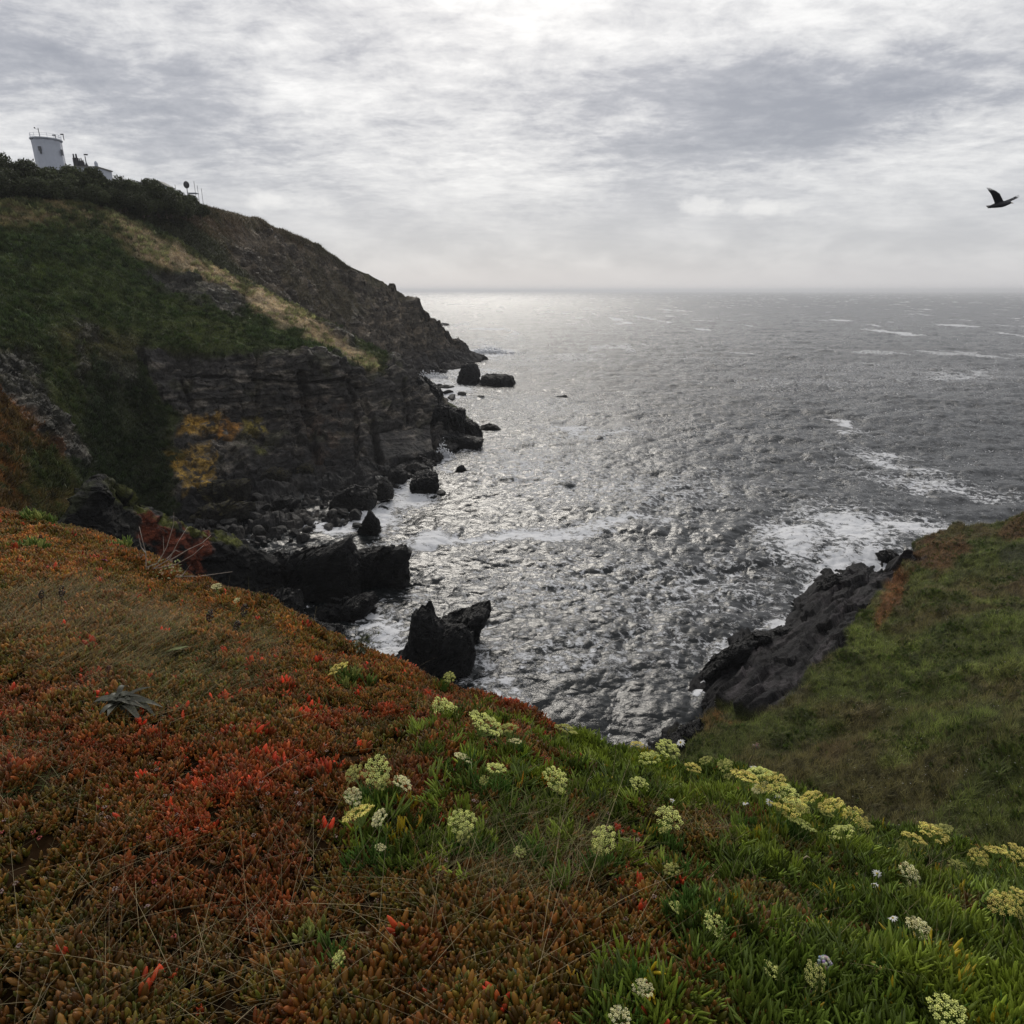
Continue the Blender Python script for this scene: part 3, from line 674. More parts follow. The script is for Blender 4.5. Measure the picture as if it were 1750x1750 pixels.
c = mixc(c, (.13, .052, .02), pm([(1500, 1050), (1520, 985), (1570, 975), (1560, 1000), (1530, 1050), (1505, 1080)], 5) * .8)
c = mixc(c, (.09, .042, .022), pm([(1560, 960), (1600, 915), (1650, 905), (1650, 950), (1600, 985)], 8) * .75)
c = mixc(c, (.10, .05, .025), pm([(1700, 900), (1760, 870), (1760, 910), (1710, 925)], 6) * .7)
c = mixc(c, (.12, .06, .02), pm([(1215, 1222), (1250, 1220), (1250, 1232), (1215, 1232)], 3) * .8 + pm([(1190, 1235), (1215, 1230), (1200, 1255)], 4) * .4)
rc = mixc(np.zeros(R_G.shape) + C_(.010, .0095, .0105), (.036, .032, .034), sstep(fbm(B * C_(.2, 1, 1), 1.0, 5, 352), .45, .68))
rc = mixc(rc, (.010, .010, .011), np.clip(sstep(R_G[..., 2], 2.2, .3) * .85 + (px > 1640) * .7, 0, 1))
c = c * (1 - rock[..., None]) + rc * rock[..., None]
tag(link('grass_slope', raw_mesh('grass_slope', R_D.reshape(-1, 3), gridfaces(*R_D.shape[:2]), M_near, True, {'Col': np.clip(c, 0, 1).reshape(-1, 3), 'rock': rock.ravel()})), kind='structure')
R_C, R_R, R_PX, R_PY = c, rock, px, py

# ------------------------------------------------------------------ grass blades (real blades, one object per sheet of turf)
def sample_grid(G, wgt, n, rng):
    """n random points on a grid surface, weight per vertex"""
    a = G[1:, :-1] - G[:-1, :-1]; b = G[:-1, 1:] - G[:-1, :-1]
    A = np.linalg.norm(np.cross(a, b), axis=-1) * wgt[:-1, :-1]
    cum = np.cumsum(A.ravel()); idx = np.searchsorted(cum, rng.random(n) * cum[-1]); idx = np.clip(idx, 0, A.size - 1)
    i, j = np.unravel_index(idx, A.shape); u = rng.random((n, 1)); v_ = rng.random((n, 1))
    return G[i, j] + a[i, j] * u + b[i, j] * v_, i, j
def blades(name, base, length, width, lean, colr, mat, rng, seg=3, head=None, droop=.5, up=None):
    n = len(base); th = rng.random(n) * 2 * np.pi if head is None else head
    hd = np.stack([np.cos(th), np.sin(th), th * 0], -1)
    sd_ = np.stack([-np.sin(th + rng.normal(0, .8, n)), np.cos(th), th * 0], -1); sd_ /= np.linalg.norm(sd_, axis=-1, keepdims=True)
    V = np.zeros((n, seg + 1, 2, 3), np.float32)
    for s in range(seg + 1):
        t = s / seg
        p = base + hd * (length * (lean * t + droop * lean * t * t))[:, None]
        p[:, 2] += length * (t - .38 * droop * (lean + .2) * t * t)
        wv = (width * (1 - t * .92))[:, None] * sd_ * .5
        V[:, s, 0] = p - wv; V[:, s, 1] = p + wv
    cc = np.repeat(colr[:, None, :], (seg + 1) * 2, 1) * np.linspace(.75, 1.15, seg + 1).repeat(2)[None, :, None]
    b = (np.arange(n) * (seg + 1) * 2)[:, None, None]; s = np.arange(seg)[None, :, None] * 2
    F = (b + s + np.array([0, 1, 3, 2])[None, None, :]).reshape(-1, 4)
    me = raw_mesh(name, V.reshape(-1, 3), F, mat, True, {'Col': np.clip(cc, 0, 1).reshape(-1, 3)})
    return link(name, me)
rg = np.random.default_rng(11)
vis = ((R_PX > 1080) & (R_PX < 1900) & (R_PY < 1520)).astype(float) * (1 - R_R) / np.maximum(_, 12) ** 1.4
pt, i, j = sample_grid(R_D, vis, 210000, rg)
cl = fbm(pt, .9, 3, 90); L = (.16 + .7 * cl ** 1.8) * (.6 + .8 * rg.random(len(pt)))
ck = fbm(pt, .45, 3, 93)[:, None]
cc = R_C[i, j] * (0.7 + .9 * rg.random((len(pt), 1))) * (.5 + 1.7 * sstep(ck, .3, .7)) * 1.6
dry = (rg.random(len(pt)) < .10)[:, None]; cc = np.where(dry, C_(.16, .13, .06) * (.6 + .6 * rg.random((len(pt), 1))), cc)
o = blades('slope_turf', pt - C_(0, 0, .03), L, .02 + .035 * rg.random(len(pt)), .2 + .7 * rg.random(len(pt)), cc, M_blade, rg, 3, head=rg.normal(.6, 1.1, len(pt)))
tag(o, 'rough green and brown turf covering the right-hand slope above the water', 'grass', kind='stuff')
dN = proj(N_D)[2]
vis = ((N_PX > -60) & (N_PX < 760) & (N_PY > 320) & (N_PY < 905)).astype(float) * (1 - N_R) / np.maximum(dN, 40) ** 1.3
pt, i, j = sample_grid(N_D, vis, 240000, rg)
cl = fbm(pt, 3.5, 3, 91); L = (.25 + .75 * cl ** 1.6) * (.5 + .9 * rg.random(len(pt)))
ck = fbm(pt, 1.8, 3, 94)[:, None]
cc = N_C[i, j] * (0.7 + .9 * rg.random((len(pt), 1))) * (.6 + 1.1 * sstep(ck, .3, .7)) * 1.4
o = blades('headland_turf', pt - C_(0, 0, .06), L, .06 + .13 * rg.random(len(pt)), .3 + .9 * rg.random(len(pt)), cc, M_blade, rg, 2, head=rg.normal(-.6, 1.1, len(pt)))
tag(o, 'green and straw coloured turf on the left headland above the cliff', 'grass', kind='stuff')
vis = ((F_PX > 150) & (F_PX < 600) & (F_PY > 330) & (F_PY < 640)).astype(float) * np.clip(1.15 - F_R, 0, 1)
pt, i, j = sample_grid(F_D, vis, 90000, rg)
cl = fbm(pt, 6, 3, 92); L = (.35 + 1.0 * cl ** 1.6) * (.5 + .9 * rg.random(len(pt))); cc = F_C[i, j] * (0.7 + 1.0 * rg.random((len(pt), 1))) * 1.1
o = blades('far_headland_turf', pt - C_(0, 0, .06), L, .12 + .2 * rg.random(len(pt)), .3 + .9 * rg.random(len(pt)), cc, M_blade, rg, 2, head=rg.normal(-.6, 1.1, len(pt)))
tag(o, 'brown heathy turf between the rocks of the far headland slope', 'grass', kind='stuff')
# little pale flowers / droppings on the right slope
pt, i, j = sample_grid(R_D, ((R_PX > 1200) & (R_PY < 1480) & (R_PY > 1050)).astype(float) * (1 - R_R) * (fbm(R_D, 4, 3, 95) > .58), 500, rg)
mb = MB()
for q in pt: mb.ico((q[0], q[1], q[2] + .22), .018 + .018 * random.random(), (.5, .5, .45), .5)
tag(mb.build('slope_flowers', M_petal), 'sprinkle of tiny white flowers in the grass of the right-hand slope', 'flowers', kind='stuff')

# ------------------------------------------------------------------ rocks built from their outlines, with real depth
def ocean_base(px, py): return Pz(px, py, 0.0)[1]
def outline_rock(name, poly, Y, D, mat, label, seed=0, rough=.5, strata=0.0, group=None, cat='rock', nb=190, kr=64, ex=.3):
    pl_ = np.array(poly, float); m_ = len(pl_)
    seg = np.linalg.norm(np.roll(pl_, -1, 0) - pl_, axis=1); cum = np.concatenate([[0], np.cumsum(seg)]); tt = np.linspace(0, cum[-1], nb, endpoint=False)
    ext = np.vstack([pl_, pl_[:1]]); bx_ = np.interp(tt, cum, ext[:, 0]); by_ = np.interp(tt, cum, ext[:, 1])
    W = P(bx_, by_, np.full(nb, Y)); c0 = W.mean(0)
    ph = np.linspace(-np.pi / 2 * .985, np.pi / 2 * .985, kr); V = []
    for p_ in ph:
        s = math.cos(p_) ** ex; dd = math.copysign(abs(math.sin(p_)) ** .9, p_) * D
        ring = c0 + (W - c0) * s; ring[:, 1] += dd
        ring[:, 2] = np.where(W[:, 2] < c0[2], np.minimum(ring[:, 2], c0[2] + (W[:, 2] - c0[2]) * max(s, .8)), ring[:, 2])
        ring[:, 2] -= max(dd, 0) * (CAMH - c0[2]) / Y * 1.02
        V.append(ring)
    V = np.array(V); nrm = V - (c0 + (V - c0) * C_(.2, .2, .2)); nrm /= np.linalg.norm(nrm, axis=-1, keepdims=True) + 1e-9
    sz = np.ptp(W, axis=0).max()
    q = V + seed * 31.7
    d = (fbm(q, sz * .28, 5, seed) - .5) * rough * sz * .22 + (cells(q + (fbm(q, sz * .3, 3, seed + 2)[..., None] - .5) * sz * .12, sz * .22, sz * .25, sz * (.12 if strata else .2), seed, .5) - .5) * rough * sz * .085
    d += (cells(q, sz * .09, sz * .1, sz * .05, seed + 3, .2) - .5) * rough * sz * .03
    fs = C_(1, 1, .55 if strata else .85)
    d = d * .7 + facets(q * fs, sz * .24, seed + 600) * sz * .07 * (.5 + rough) + facets(q * fs, sz * .09, seed + 610) * sz * .034 * (.5 + rough) + facets(q, sz * .035, seed + 620) * sz * .012
    edge = np.cos(ph)[:, None] ** .5; V = V + nrm * (d * (.8 + .2 * (1 - edge ** 4)))[..., None]
    F = []; i = np.arange(kr * nb).reshape(kr, nb); i2 = np.roll(i, -1, 1)
    F = np.stack([i[:-1], i2[:-1], i2[1:], i[1:]], -1).reshape(-1, 4)
    org = C_(c0[0], c0[1], V[..., 2].min())
    VV = np.vstack([V.reshape(-1, 3), V[0].mean(0), V[-1].mean(0)]) - org
    k0, k1 = kr * nb, kr * nb + 1
    cap = [(i[0, (j + 1) % nb], i[0, j], k0, k0) for j in range(nb)] + [(i[-1, j], i[-1, (j + 1) % nb], k1, k1) for j in range(nb)]
    me = bpy.data.meshes.new(name); me.from_pydata([tuple(x) for x in VV], [], [tuple(int(x) for x in f) for f in F] + [tuple(int(x) for x in f[:3]) for f in cap]); me.update()
    me.materials.append(mat); me.polygons.foreach_set('use_smooth', np.zeros(len(me.polygons), bool))
    o = link(name, me); o.location = tuple(org); tag(o, label, cat, group); return o
OR = outline_rock
OR('rock_ledge', [(370, 972), (440, 955), (500, 941), (560, 929), (596, 918), (604, 932), (614, 960), (612, 1030), (560, 1070), (440, 1090), (370, 1080)], 82, 3.0, M_wet, 'long black rock ledge with a slanting top jutting into the cove', 1, .35, 1)
OR('rock_ledge', [(560, 952), (605, 943), (650, 936), (672, 931), (692, 929), (703, 942), (697, 962), (704, 990), (690, 1040), (600, 1060), (560, 1060)], 87, 2.8, M_wet, 'blunt black rock at the seaward tip of the long ledge', 2, .35, 1)
OR('sea_stack', [(662, 1142), (690, 1112), (697, 1080), (704, 1050), (720, 1033), (738, 1032), (745, 1052), (760, 1066), (790, 1062), (808, 1075), (812, 1110), (806, 1160), (790, 1230), (700, 1230), (660, 1180)], 63, 3.0, M_wet, 'tall pointed black rock standing in the water closest to the bank', 3, .12, ex=.6)
OR('sea_stack', [(756, 1052), (775, 1046), (800, 1036), (836, 1027), (839, 1042), (828, 1062), (815, 1085), (805, 1120), (770, 1120), (758, 1090)], 68, 3.2, M_wet, 'lower sloping black rock joined behind the tall pointed rock', 4, .2, ex=.55)
OR('rock', [(440, 1040), (462, 1018), (488, 1008), (503, 1013), (510, 1040), (516, 1070), (520, 1120), (450, 1120)], 70, 3.2, M_wet, 'rounded black rock rising just beyond the edge of the bank', 5, .6, ex=.5)
OR('rock', [(535, 1050), (555, 1030), (590, 1024), (630, 1017), (642, 1028), (636, 1045), (605, 1062), (600, 1100), (540, 1100)], 76, 3.0, M_wet, 'low wide black rock awash between the ledge and the bank', 6, .6, ex=.5)
OR('rock', [(505, 1062), (540, 1060), (575, 1070), (580, 1098), (575, 1150), (500, 1150)], 68, 2.6, M_wet, 'low black rock partly hidden by the edge of the bank', 7, .5)
OR('boulder', [(612, 905), (620, 888), (631, 871), (640, 880), (652, 902), (650, 915), (614, 915)], 105, 1.5, M_wet, 'small pyramid shaped boulder in white water', 8, .3, ex=.8)
OR('boulder', [(698, 840), (706, 818), (722, 810), (745, 812), (751, 830), (744, 845), (735, 858), (700, 858)], 133, 2.6, M_wet, 'round dark boulder at the waterline below the cliff', 9, .5, ex=.5)
OR('boulder', [(777, 808), (784, 796), (792, 795), (800, 806), (800, 815), (778, 815)], 146, 1.2, M_wet, 'small lone rock in the water off the cliff point', 10, .35)
OR('sea_stack', [(778, 660), (785, 642), (790, 624), (800, 619), (812, 621), (818, 636), (823, 662), (822, 672), (778, 672)], 305, 6, M_wetfar, 'cone shaped dark rock at the foot of the far headland', 11, .5, ex=.6)
OR('flat_rock', [(822, 655), (824, 643), (840, 639), (862, 639), (876, 644), (879, 656), (870, 670), (828, 670)], 300, 8, M_wetfar, 'flat topped round dark rock beside the cone shaped one', 12, .3)
OR('rock', [(944, 684), (950, 678), (966, 676), (973, 682), (970, 690), (946, 690)], 258, 2.5, M_wetfar, 'small low rock awash out in the bay', 13, .4)
OR('rock', [(820, 730), (830, 724), (845, 726), (856, 732), (850, 738), (822, 740)], 196, 2.5, M_wet, 'low jagged rock off the tip of the near cliff', 14, .5)
OR('rock', [(708, 560), (735, 552), (765, 553), (768, 558), (720, 566)], 830, 14, M_wetfar, 'low skerry beyond the far headland', 15, .4)
OR('rock', [(1497, 960), (1500, 945), (1518, 940), (1535, 950), (1540, 968), (1500, 975)], 95, 2.0, M_wet, 'dark rock in the foam beside the right-hand shore', 16, .5)
for q_, (poly, Yq, lb) in enumerate((([(1262, 1096), (1285, 1082), (1312, 1080), (1316, 1092), (1290, 1105), (1270, 1110)], 67, 'dark boulder at the waterline beside the rock pool'),
        ([(1200, 1150), (1225, 1120), (1262, 1096), (1290, 1098), (1270, 1120), (1235, 1150), (1205, 1170)], 61, 'long dark rock rib along the right-hand waterline'),
        ([(1395, 1010), (1405, 995), (1425, 982), (1440, 985), (1430, 1000), (1408, 1022)], 82, 'black rock lump under the slab at the foaming water'),
        ([(1142, 1258), (1165, 1245), (1195, 1228), (1200, 1240), (1180, 1262), (1150, 1275)], 50, 'black overhanging rock at the bottom of the right-hand slope'),
        ([(1310, 1090), (1330, 1078), (1355, 1072), (1360, 1085), (1335, 1100)], 69, 'second dark boulder above the rock pool'))):
    OR('rock', poly, Yq, 1.3, M_wet, lb, 20 + q_, .5)
# blocky crest of the cliff point
crest = [((700, 655), (718, 640), (735, 652), (752, 664), (756, 690), (735, 720), (700, 715)), ((735, 700), (742, 690), (768, 697), (770, 740), (740, 760)), ((764, 712), (768, 697), (793, 700), (796, 745), (765, 750)),
         ((790, 730), (795, 715), (812, 722), (820, 735), (824, 748), (790, 760)), ((745, 740), (790, 742), (826, 748), (822, 762), (770, 785), (745, 775))]
for q_, poly in enumerate(crest):
    OR('rock_outcrop', poly, (182, 176, 179, 181, 172)[q_], (5, 4, 4, 3.5, 4)[q_], M_wet, ('craggy grey outcrop where the cliff steps down to the sea', 'tall dark block on the cliff point, left of the crest', 'square dark block forming the crest of the cliff point', 'stepped dark block at the outer tip of the cliff point', 'dark rock shelf at the foot of the cliff point')[q_], 40 + q_, .45, 1)
named = [([(443, 835), (450, 808), (470, 797), (492, 805), (503, 822), (500, 842), (450, 850)], 133, M_lich, 'large pale mossy boulder with ribbed side at the cliff foot'), ([(507, 822), (510, 798), (525, 790), (540, 800), (541, 815), (530, 828)], 137, M_lich, 'upright boulder with yellow lichen on its right side'),
 ([(566, 868), (575, 842), (600, 832), (630, 836), (642, 852), (638, 872), (600, 880)], 120, M_boulder, 'wide slab boulder at the water end of the boulder beach'), ([(646, 850), (648, 822), (658, 816), (670, 832), (672, 850)], 125, M_boulder, 'leaning slab boulder beside the white water inlet'),
 ([(664, 820), (668, 803), (682, 798), (695, 808), (694, 824)], 137, M_boulder, 'grey faceted boulder close under the dark cliff'), ([(708, 818), (712, 806), (730, 802), (746, 808), (744, 820)], 139, M_boulder, 'flat boulder just behind the round waterline boulder'),
 ([(463, 866), (470, 850), (490, 846), (506, 854), (504, 868)], 119, M_boulder, 'smooth dark boulder in the middle of the boulder beach'), ([(318, 868), (340, 832), (400, 818), (425, 822), (424, 850), (380, 868), (330, 888)], 120, M_lich, 'sloping layered rock slab with pale lichen left of the beach'),
 ([(310, 900), (340, 872), (400, 856), (430, 858), (436, 880), (400, 900), (320, 915)], 113, M_lich, 'lower layered rock slab with a lichened edge')]
for q_, (poly, Yq, mt, lb) in enumerate(named):
    OR('boulder', poly, Yq, 2.2, mt, lb, 60 + q_, .4, 1 if q_ > 6 else 0)
# boulder beach: individual stones
def boulder_mesh(seed, mat):
    import bmesh
    bm = bmesh.new(); bmesh.ops.create_icosphere(bm, subdivisions=3, radius=1)
    rr_ = random.Random(seed); pls = []
    for _ in range(11):
        d = Vector((rr_.gauss(0, 1), rr_.gauss(0, 1), rr_.gauss(0, 1))).normalized(); pls.append((d, .52 + .34 * rr_.random()))
    sc = Vector((1, .6 + .4 * rr_.random(), .5 + .35 * rr_.random()))
    for v_ in bm.verts:
        for d, h in pls:
            t_ = v_.co.dot(d)
            if t_ > h: v_.co -= d * (t_ - h)
        v_.co *= 1 + .04 * (rr_.random() - .5)
        v_.co = Vector((v_.co.x * sc.x, v_.co.y * sc.y, v_.co.z * sc.z))
    me = bpy.data.meshes.new('boulder'); bm.to_mesh(me); bm.free(); me.materials.append(mat); return me
BM = [boulder_mesh(s, (M_boulder, M_boulder, M_pale, M_boulder, M_wet, M_boulder)[s % 6]) for s in range(12)]
rb = random.Random(5); proto = None
spots = []
tries = 0
while len(spots) < 190 and tries < 9000:
    tries += 1
    bx = rb.uniform(330, 745); top_ = np.interp(bx, [300, 370, 430, 500, 570, 640, 700, 750], [880, 868, 842, 828, 818, 806, 794, 778])
    bot_ = np.interp(bx, [300, 370, 430, 500, 560, 600, 640, 700, 750], [925, 925, 930, 922, 905, 890, 850, 815, 790])
    by = rb.uniform(top_, bot_); a = Pz(bx, by, .8)
    r_ = .45 + 1.35 * rb.random() ** 2.4
    if bx < 430 and by < 890: continue
    if all((a[0] - s[0][0]) ** 2 + (a[1] - s[0][1]) ** 2 > (.62 * (r_ + s[1])) ** 2 for s in spots): spots.append((a, r_))
for a, r_ in spots:
    o = link('boulder', BM[rb.randrange(12)]); o.location = (a[0], a[1], -.1 + r_ * .35 + .5 * rb.random()); o.scale = (r_ * 1.15,) * 3; o.rotation_euler = (rb.uniform(-.4, .4), rb.uniform(-.4, .4), rb.uniform(0, 6.3))
    tag(o, 'dark angular boulder in the jumbled pile between cliff foot and water', 'boulder', 'boulders on the beach at the cliff foot')
for q_, (bx, by, r_) in enumerate(((765, 672, 1.6), (773, 681, 2.2), (790, 675, 1.5), (752, 660, 1.4), (760, 662, 1.8), (822, 679, 1.3), (753, 845, .9), (610, 900, .8), (770, 662, 1.2))):
    a = Pz(bx, by, 0); o = link('boulder', BM[(q_ * 5 + 4) % 12]); o.location = (a[0], a[1], .25); o.scale = (r_ * 1.6, r_ * 1.4, r_); o.rotation_euler = (0, 0, q_ * 1.3)
    tag(o, 'small dark rock breaking the white water near the shore', 'rock', 'small rocks awash near the left shore')
# spray where waves hit the rocks
def spray(px_, py_, w_, h_, n_, lb, Yq):
    c0 = P(px_, py_, Yq); mb = MB(); rs = random.Random(int(px_)); s = Yq / 150
    for _ in range(n_):
        a = rs.gauss(0, 1) * w_; b = abs(rs.gauss(0, 1)); hh_ = h_ * b * math.exp(-(a / w_) ** 2 * .4)
        mb.ico((a, rs.gauss(0, w_ * .35), hh_), s * (.05 + .16 * rs.random()), (.75, .76, .78), .8)
    o = mb.build('sea_spray', M_petal); o.location = (c0[0], c0[1], .1); tag(o, lb, 'sea spray', kind='stuff')
spray(757, 778, 1.4, 1.5, 420, 'white spray bursting at the foot of the near cliff', ocean_base(757, 782))
spray(835, 602, 8, 2.0, 500, 'white spray of a wave breaking by the far headland', ocean_base(835, 604))
spray(735, 643, 5, 1.6, 300, 'white spray in the inlet under the far headland', ocean_base(735, 646))

# ------------------------------------------------------------------ foreground bank
EDGE = [(-420, 800, 7.6), (-200, 842, 6.6), (0, 884, 5.5), (100, 905, 5.2), (200, 943, 4.8), (300, 992, 4.4), (400, 1024, 4.0), (500, 1074, 3.6), (600, 1124, 3.3), (700, 1170, 3.0), (800, 1208, 2.8), (900, 1255, 2.6),
        (1000, 1300, 2.45), (1100, 1325, 2.35), (1200, 1345, 2.3), (1300, 1368, 2.2), (1400, 1412, 2.1), (1500, 1455, 2.0), (1600, 1478, 1.95), (1750, 1500, 1.9), (1950, 1530, 1.85), (2200, 1580, 1.8)]
cols = []
OUT = C_(.5, .86, 0)
for ex, ey, eY in EDGE:
    E = P(ex, ey, eY); B = P(ex, 1790, .83)
    mid = [B + (E - B) * f + C_(0, 0, .045 * math.sin(math.pi * f) * np.linalg.norm(E - B)) for f in (.25, .5, .75)]
    if ex < 700: mid = [m_ - C_(0, 0, .02 * math.sin(math.pi * f) * np.linalg.norm(E - B)) for m_, f in zip(mid, (.25, .5, .75))]
    cols.append([C_(B[0] * 3.2, -7, CAMH - .6), C_(B[0] * 1.5, -.9, CAMH - 1.25), B] + mid + [E, E + OUT * .22 + C_(0, 0, -.13), E + OUT * .8 + C_(0, 0, -1.0), E + OUT * 2 + C_(0, 0, -4), E + OUT * 5 + C_(0, 0, -22)])
G_G = loft(cols, 700, None, [8, 10, 70, 90, 100, 110, 16, 14, 14, 12])
n = gnormals(G_G); n = n * np.sign(n[..., 2].mean())
d = (fbm(G_G, .36, 3, 400) - .5) * .16 + (fbm(G_G, .11, 3, 401) - .5) * .07
d *= .8
G_D = G_G + n * d[..., None]
tag(link('ground', raw_mesh('ground', G_D.reshape(-1, 3), gridfaces(*G_D.shape[:2]), M_soil, True)), kind='structure')
G_PX, G_PY, G_DP = proj(G_D)
G_N = gnormals(G_D); G_N = G_N * np.sign(G_N[..., 2].mean())
nrow = G_D.shape[1]; rowi = np.arange(nrow)[None, :] * np.ones((G_D.shape[0], 1))
FRONT = (rowi > 12) & (rowi < 398)
def ground_at(px_, py_):
    dd = (G_PX - px_) ** 2 + (G_PY - py_) ** 2 + np.where(FRONT & (G_DP > 0), 0, 1e9)
    i, j = np.unravel_index(np.argmin(dd), dd.shape); return G_D[i, j].copy()

def gn_scatter(name, pts, rot, scl, tint, variants, mat_protos=None):
    me = bpy.data.meshes.new(name); me.vertices.add(len(pts)); me.vertices.foreach_set('co', np.ascontiguousarray(pts, np.float32).ravel())
    a = me.attributes.new('rot', 'FLOAT_VECTOR', 'POINT'); a.data.foreach_set('vector', np.ascontiguousarray(rot, np.float32).ravel())
    a = me.attributes.new('scl', 'FLOAT', 'POINT'); a.data.foreach_set('value', np.asarray(scl, np.float32))
    a = me.attributes.new('tint', 'FLOAT_COLOR', 'POINT'); a.data.foreach_set('color', np.concatenate([tint, np.ones((len(tint), 1))], 1).astype(np.float32).ravel())
    a = me.attributes.new('var', 'INT', 'POINT'); a.data.foreach_set('value', RNG.integers(0, len(variants), len(pts)).astype(np.int32))
    me.update(); o = link(name, me)
    cl = bpy.data.collections.new(name + ' pieces')
    for q, vm in enumerate(variants): cl.objects.link(bpy.data.objects.new('%s_piece' % name, vm))
    t = bpy.data.node_groups.new(name, 'GeometryNodeTree')
    t.interface.new_socket('Geometry', in_out='INPUT', socket_type='NodeSocketGeometry'); t.interface.new_socket('Geometry', in_out='OUTPUT', socket_type='NodeSocketGeometry')
    gi = t.nodes.new('NodeGroupInput'); go = t.nodes.new('NodeGroupOutput'); ip = t.nodes.new('GeometryNodeInstanceOnPoints'); ci = t.nodes.new('GeometryNodeCollectionInfo')
    ci.inputs['Collection'].default_value = cl; ci.inputs['Separate Children'].default_value = True; ci.inputs['Reset Children'].default_value = True
    ip.inputs['Pick Instance'].default_value = True
    def na(nm, ty):
        n_ = t.nodes.new('GeometryNodeInputNamedAttribute'); n_.data_type = ty; n_.inputs[0].default_value = nm; return [s for s in n_.outputs if s.enabled and s.name == 'Attribute'][0]
    t.links.new(gi.outputs[0], ip.inputs['Points']); t.links.new(ci.outputs[0], ip.inputs['Instance']); t.links.new(na('var', 'INT'), ip.inputs['Instance Index'])
    t.links.new(na('rot', 'FLOAT_VECTOR'), ip.inputs['Rotation']); t.links.new(na('scl', 'FLOAT'), ip.inputs['Scale']); t.links.new(ip.outputs[0], go.inputs[0])
    m = o.modifiers.new('scatter', 'NODES'); m.node_group = t
    return o
def finger(mb, base, d, L, r, col, sides=5, bend=.0):
    d = Vector(d).normalized(); u = Vector((0, 0, 1)); pts = []; rad = []
    for t, w_ in ((0, .45), (.3, .92), (.62, 1.0), (.86, .72), (1.0, .22)):
        pts.append(Vector(base) + d * L * t + u * bend * L * t * t); rad.append(r * w_)
    mb.tube(pts, rad, sides, col)
def sprig(seed, nleaf=9, L=.030, r=.0052):
    rr_ = random.Random(seed); mb = MB()
    for i in range(nleaf):
        az_ = rr_.uniform(0, 6.28); tl = rr_.uniform(.1, 1.0); q = .75 + .5 * rr_.random()
        d = (math.sin(tl) * math.cos(az_), math.sin(tl) * math.sin(az_), math.cos(tl))
        c = .5 + .85 * rr_.random(); hue = rr_.random()
        col = (c * (.8 + .55 * hue), c * (1.2 - .4 * hue), c * .9)
        finger(mb, (math.cos(az_) * .008 * rr_.random(), math.sin(az_) * .008 * rr_.random(), rr_.uniform(-.006, .008)), d, L * q, r * (.8 + .45 * rr_.random()), col, 5, .25)
    return mb.mesh('leaf_sprig', M_succ, True)
SPR = [sprig(s, 7 + s % 4) for s in range(9)]
rg = np.random.default_rng(21)
vis = (FRONT & (G_DP > .3) & (G_PX > -160) & (G_PX < 1900) & (G_PY < 1900)).astype(float) / np.clip(G_DP, 1.6, 9) ** .75
vis[:, 392:410] = ((G_PX > -160) & (G_PX < 1900))[:, 392:410] * .5
vis *= .3 + sstep(fbm(G_D, .085, 3, 402), .34, .48)
pt, i, j = sample_grid(G_D, vis, 54000, rg)
ppx, ppy, pdp = proj(pt); nr = G_N[i, j]
hn = d[i, j]
def fx(s, seed): return fbm(pt, s, 4, seed)
wx, wy = ppx + (fx(.35, 1) - .5) * 260, ppy + (fx(.35, 2) - .5) * 220
c = np.tile(C_(.145, .076, .014), (len(pt), 1))                                     # brown olive
big = fx(.5, 410); sm = fx(.12, 411)
c = mixc(c, (.095, .092, .016), sstep(big, .45, .62) * .8)
c = mixc(c, (.165, .060, .018), sstep(1 - big, .48, .64) * .6)
gold = polymask(wx, wy, [(-400, 700), (0, 850), (200, 920), (450, 1030), (760, 1180), (700, 1180), (560, 1140), (400, 1110), (250, 1150), (-400, 1180)], 40)
c = mixc(c, (.31, .18, .03), gold * (.5 + .5 * sstep(sm, .35, .6)))
redm = polymask(wx, wy, [(380, 1110), (560, 1120), (800, 1200), (1000, 1290), (900, 1270), (700, 1230), (600, 1300), (480, 1460), (330, 1460), (250, 1330), (-20, 1320), (-60, 1200), (90, 1190), (300, 1230)], 45)
c = mixc(c, (.33, .078, .024), redm * (.2 + .6 * sstep(sm, .42, .62)))
olive = polymask(wx, wy, [(-300, 1450), (200, 1560), (450, 1700), (300, 1900), (-300, 1900)], 60); c = mixc(c, (.085, .080, .017), olive * .7)
green = polymask(wx, wy, [(1000, 1290), (1150, 1330), (1420, 1400), (1900, 1450), (1900, 1900), (1250, 1800), (1220, 1600), (1100, 1500), (900, 1450), (650, 1460), (640, 1380), (800, 1340)], 50)
c = mixc(c, (.11, .105, .020), green * .65)
c = mixc(c, (.15, .125, .035), polymask(wx, wy, [(-100, 1000), (200, 1010), (420, 1080), (420, 1190), (250, 1260), (60, 1200), (-100, 1160)], 40) * .6)
c = mixc(c, (.15, .125, .022), sstep(fx(.22, 415), .46, .62) * .75)
c *= (.45 + 1.0 * rg.random((len(pt), 1))) * 1.22 * C_(1.0, .92, .9)
redleaf = (rg.random(len(pt)) < .006 + .05 * redm * (sm > .55)); c[redleaf] = C_(.50, .085, .03) * (.7 + .6 * rg.random((redleaf.sum(), 1)))
scl = (.48 + .45 * rg.random(len(pt)) + .45 * sstep(fx(.3, 418), .45, .68)) * np.where(redleaf, 1.15, 1.0) * np.where(pdp > 3.2, 1.12, 1.0)
rot = np.stack([-nr[:, 1] * .6 + rg.normal(0, .22, len(pt)), nr[:, 0] * .6 + rg.normal(0, .22, len(pt)), rg.random(len(pt)) * 6.28], 1)
tag(gn_scatter('succulent_carpet', pt, rot, scl, c, SPR), 'carpet of small fleshy red, orange and olive leaves covering the near bank', 'ground cover', kind='stuff')

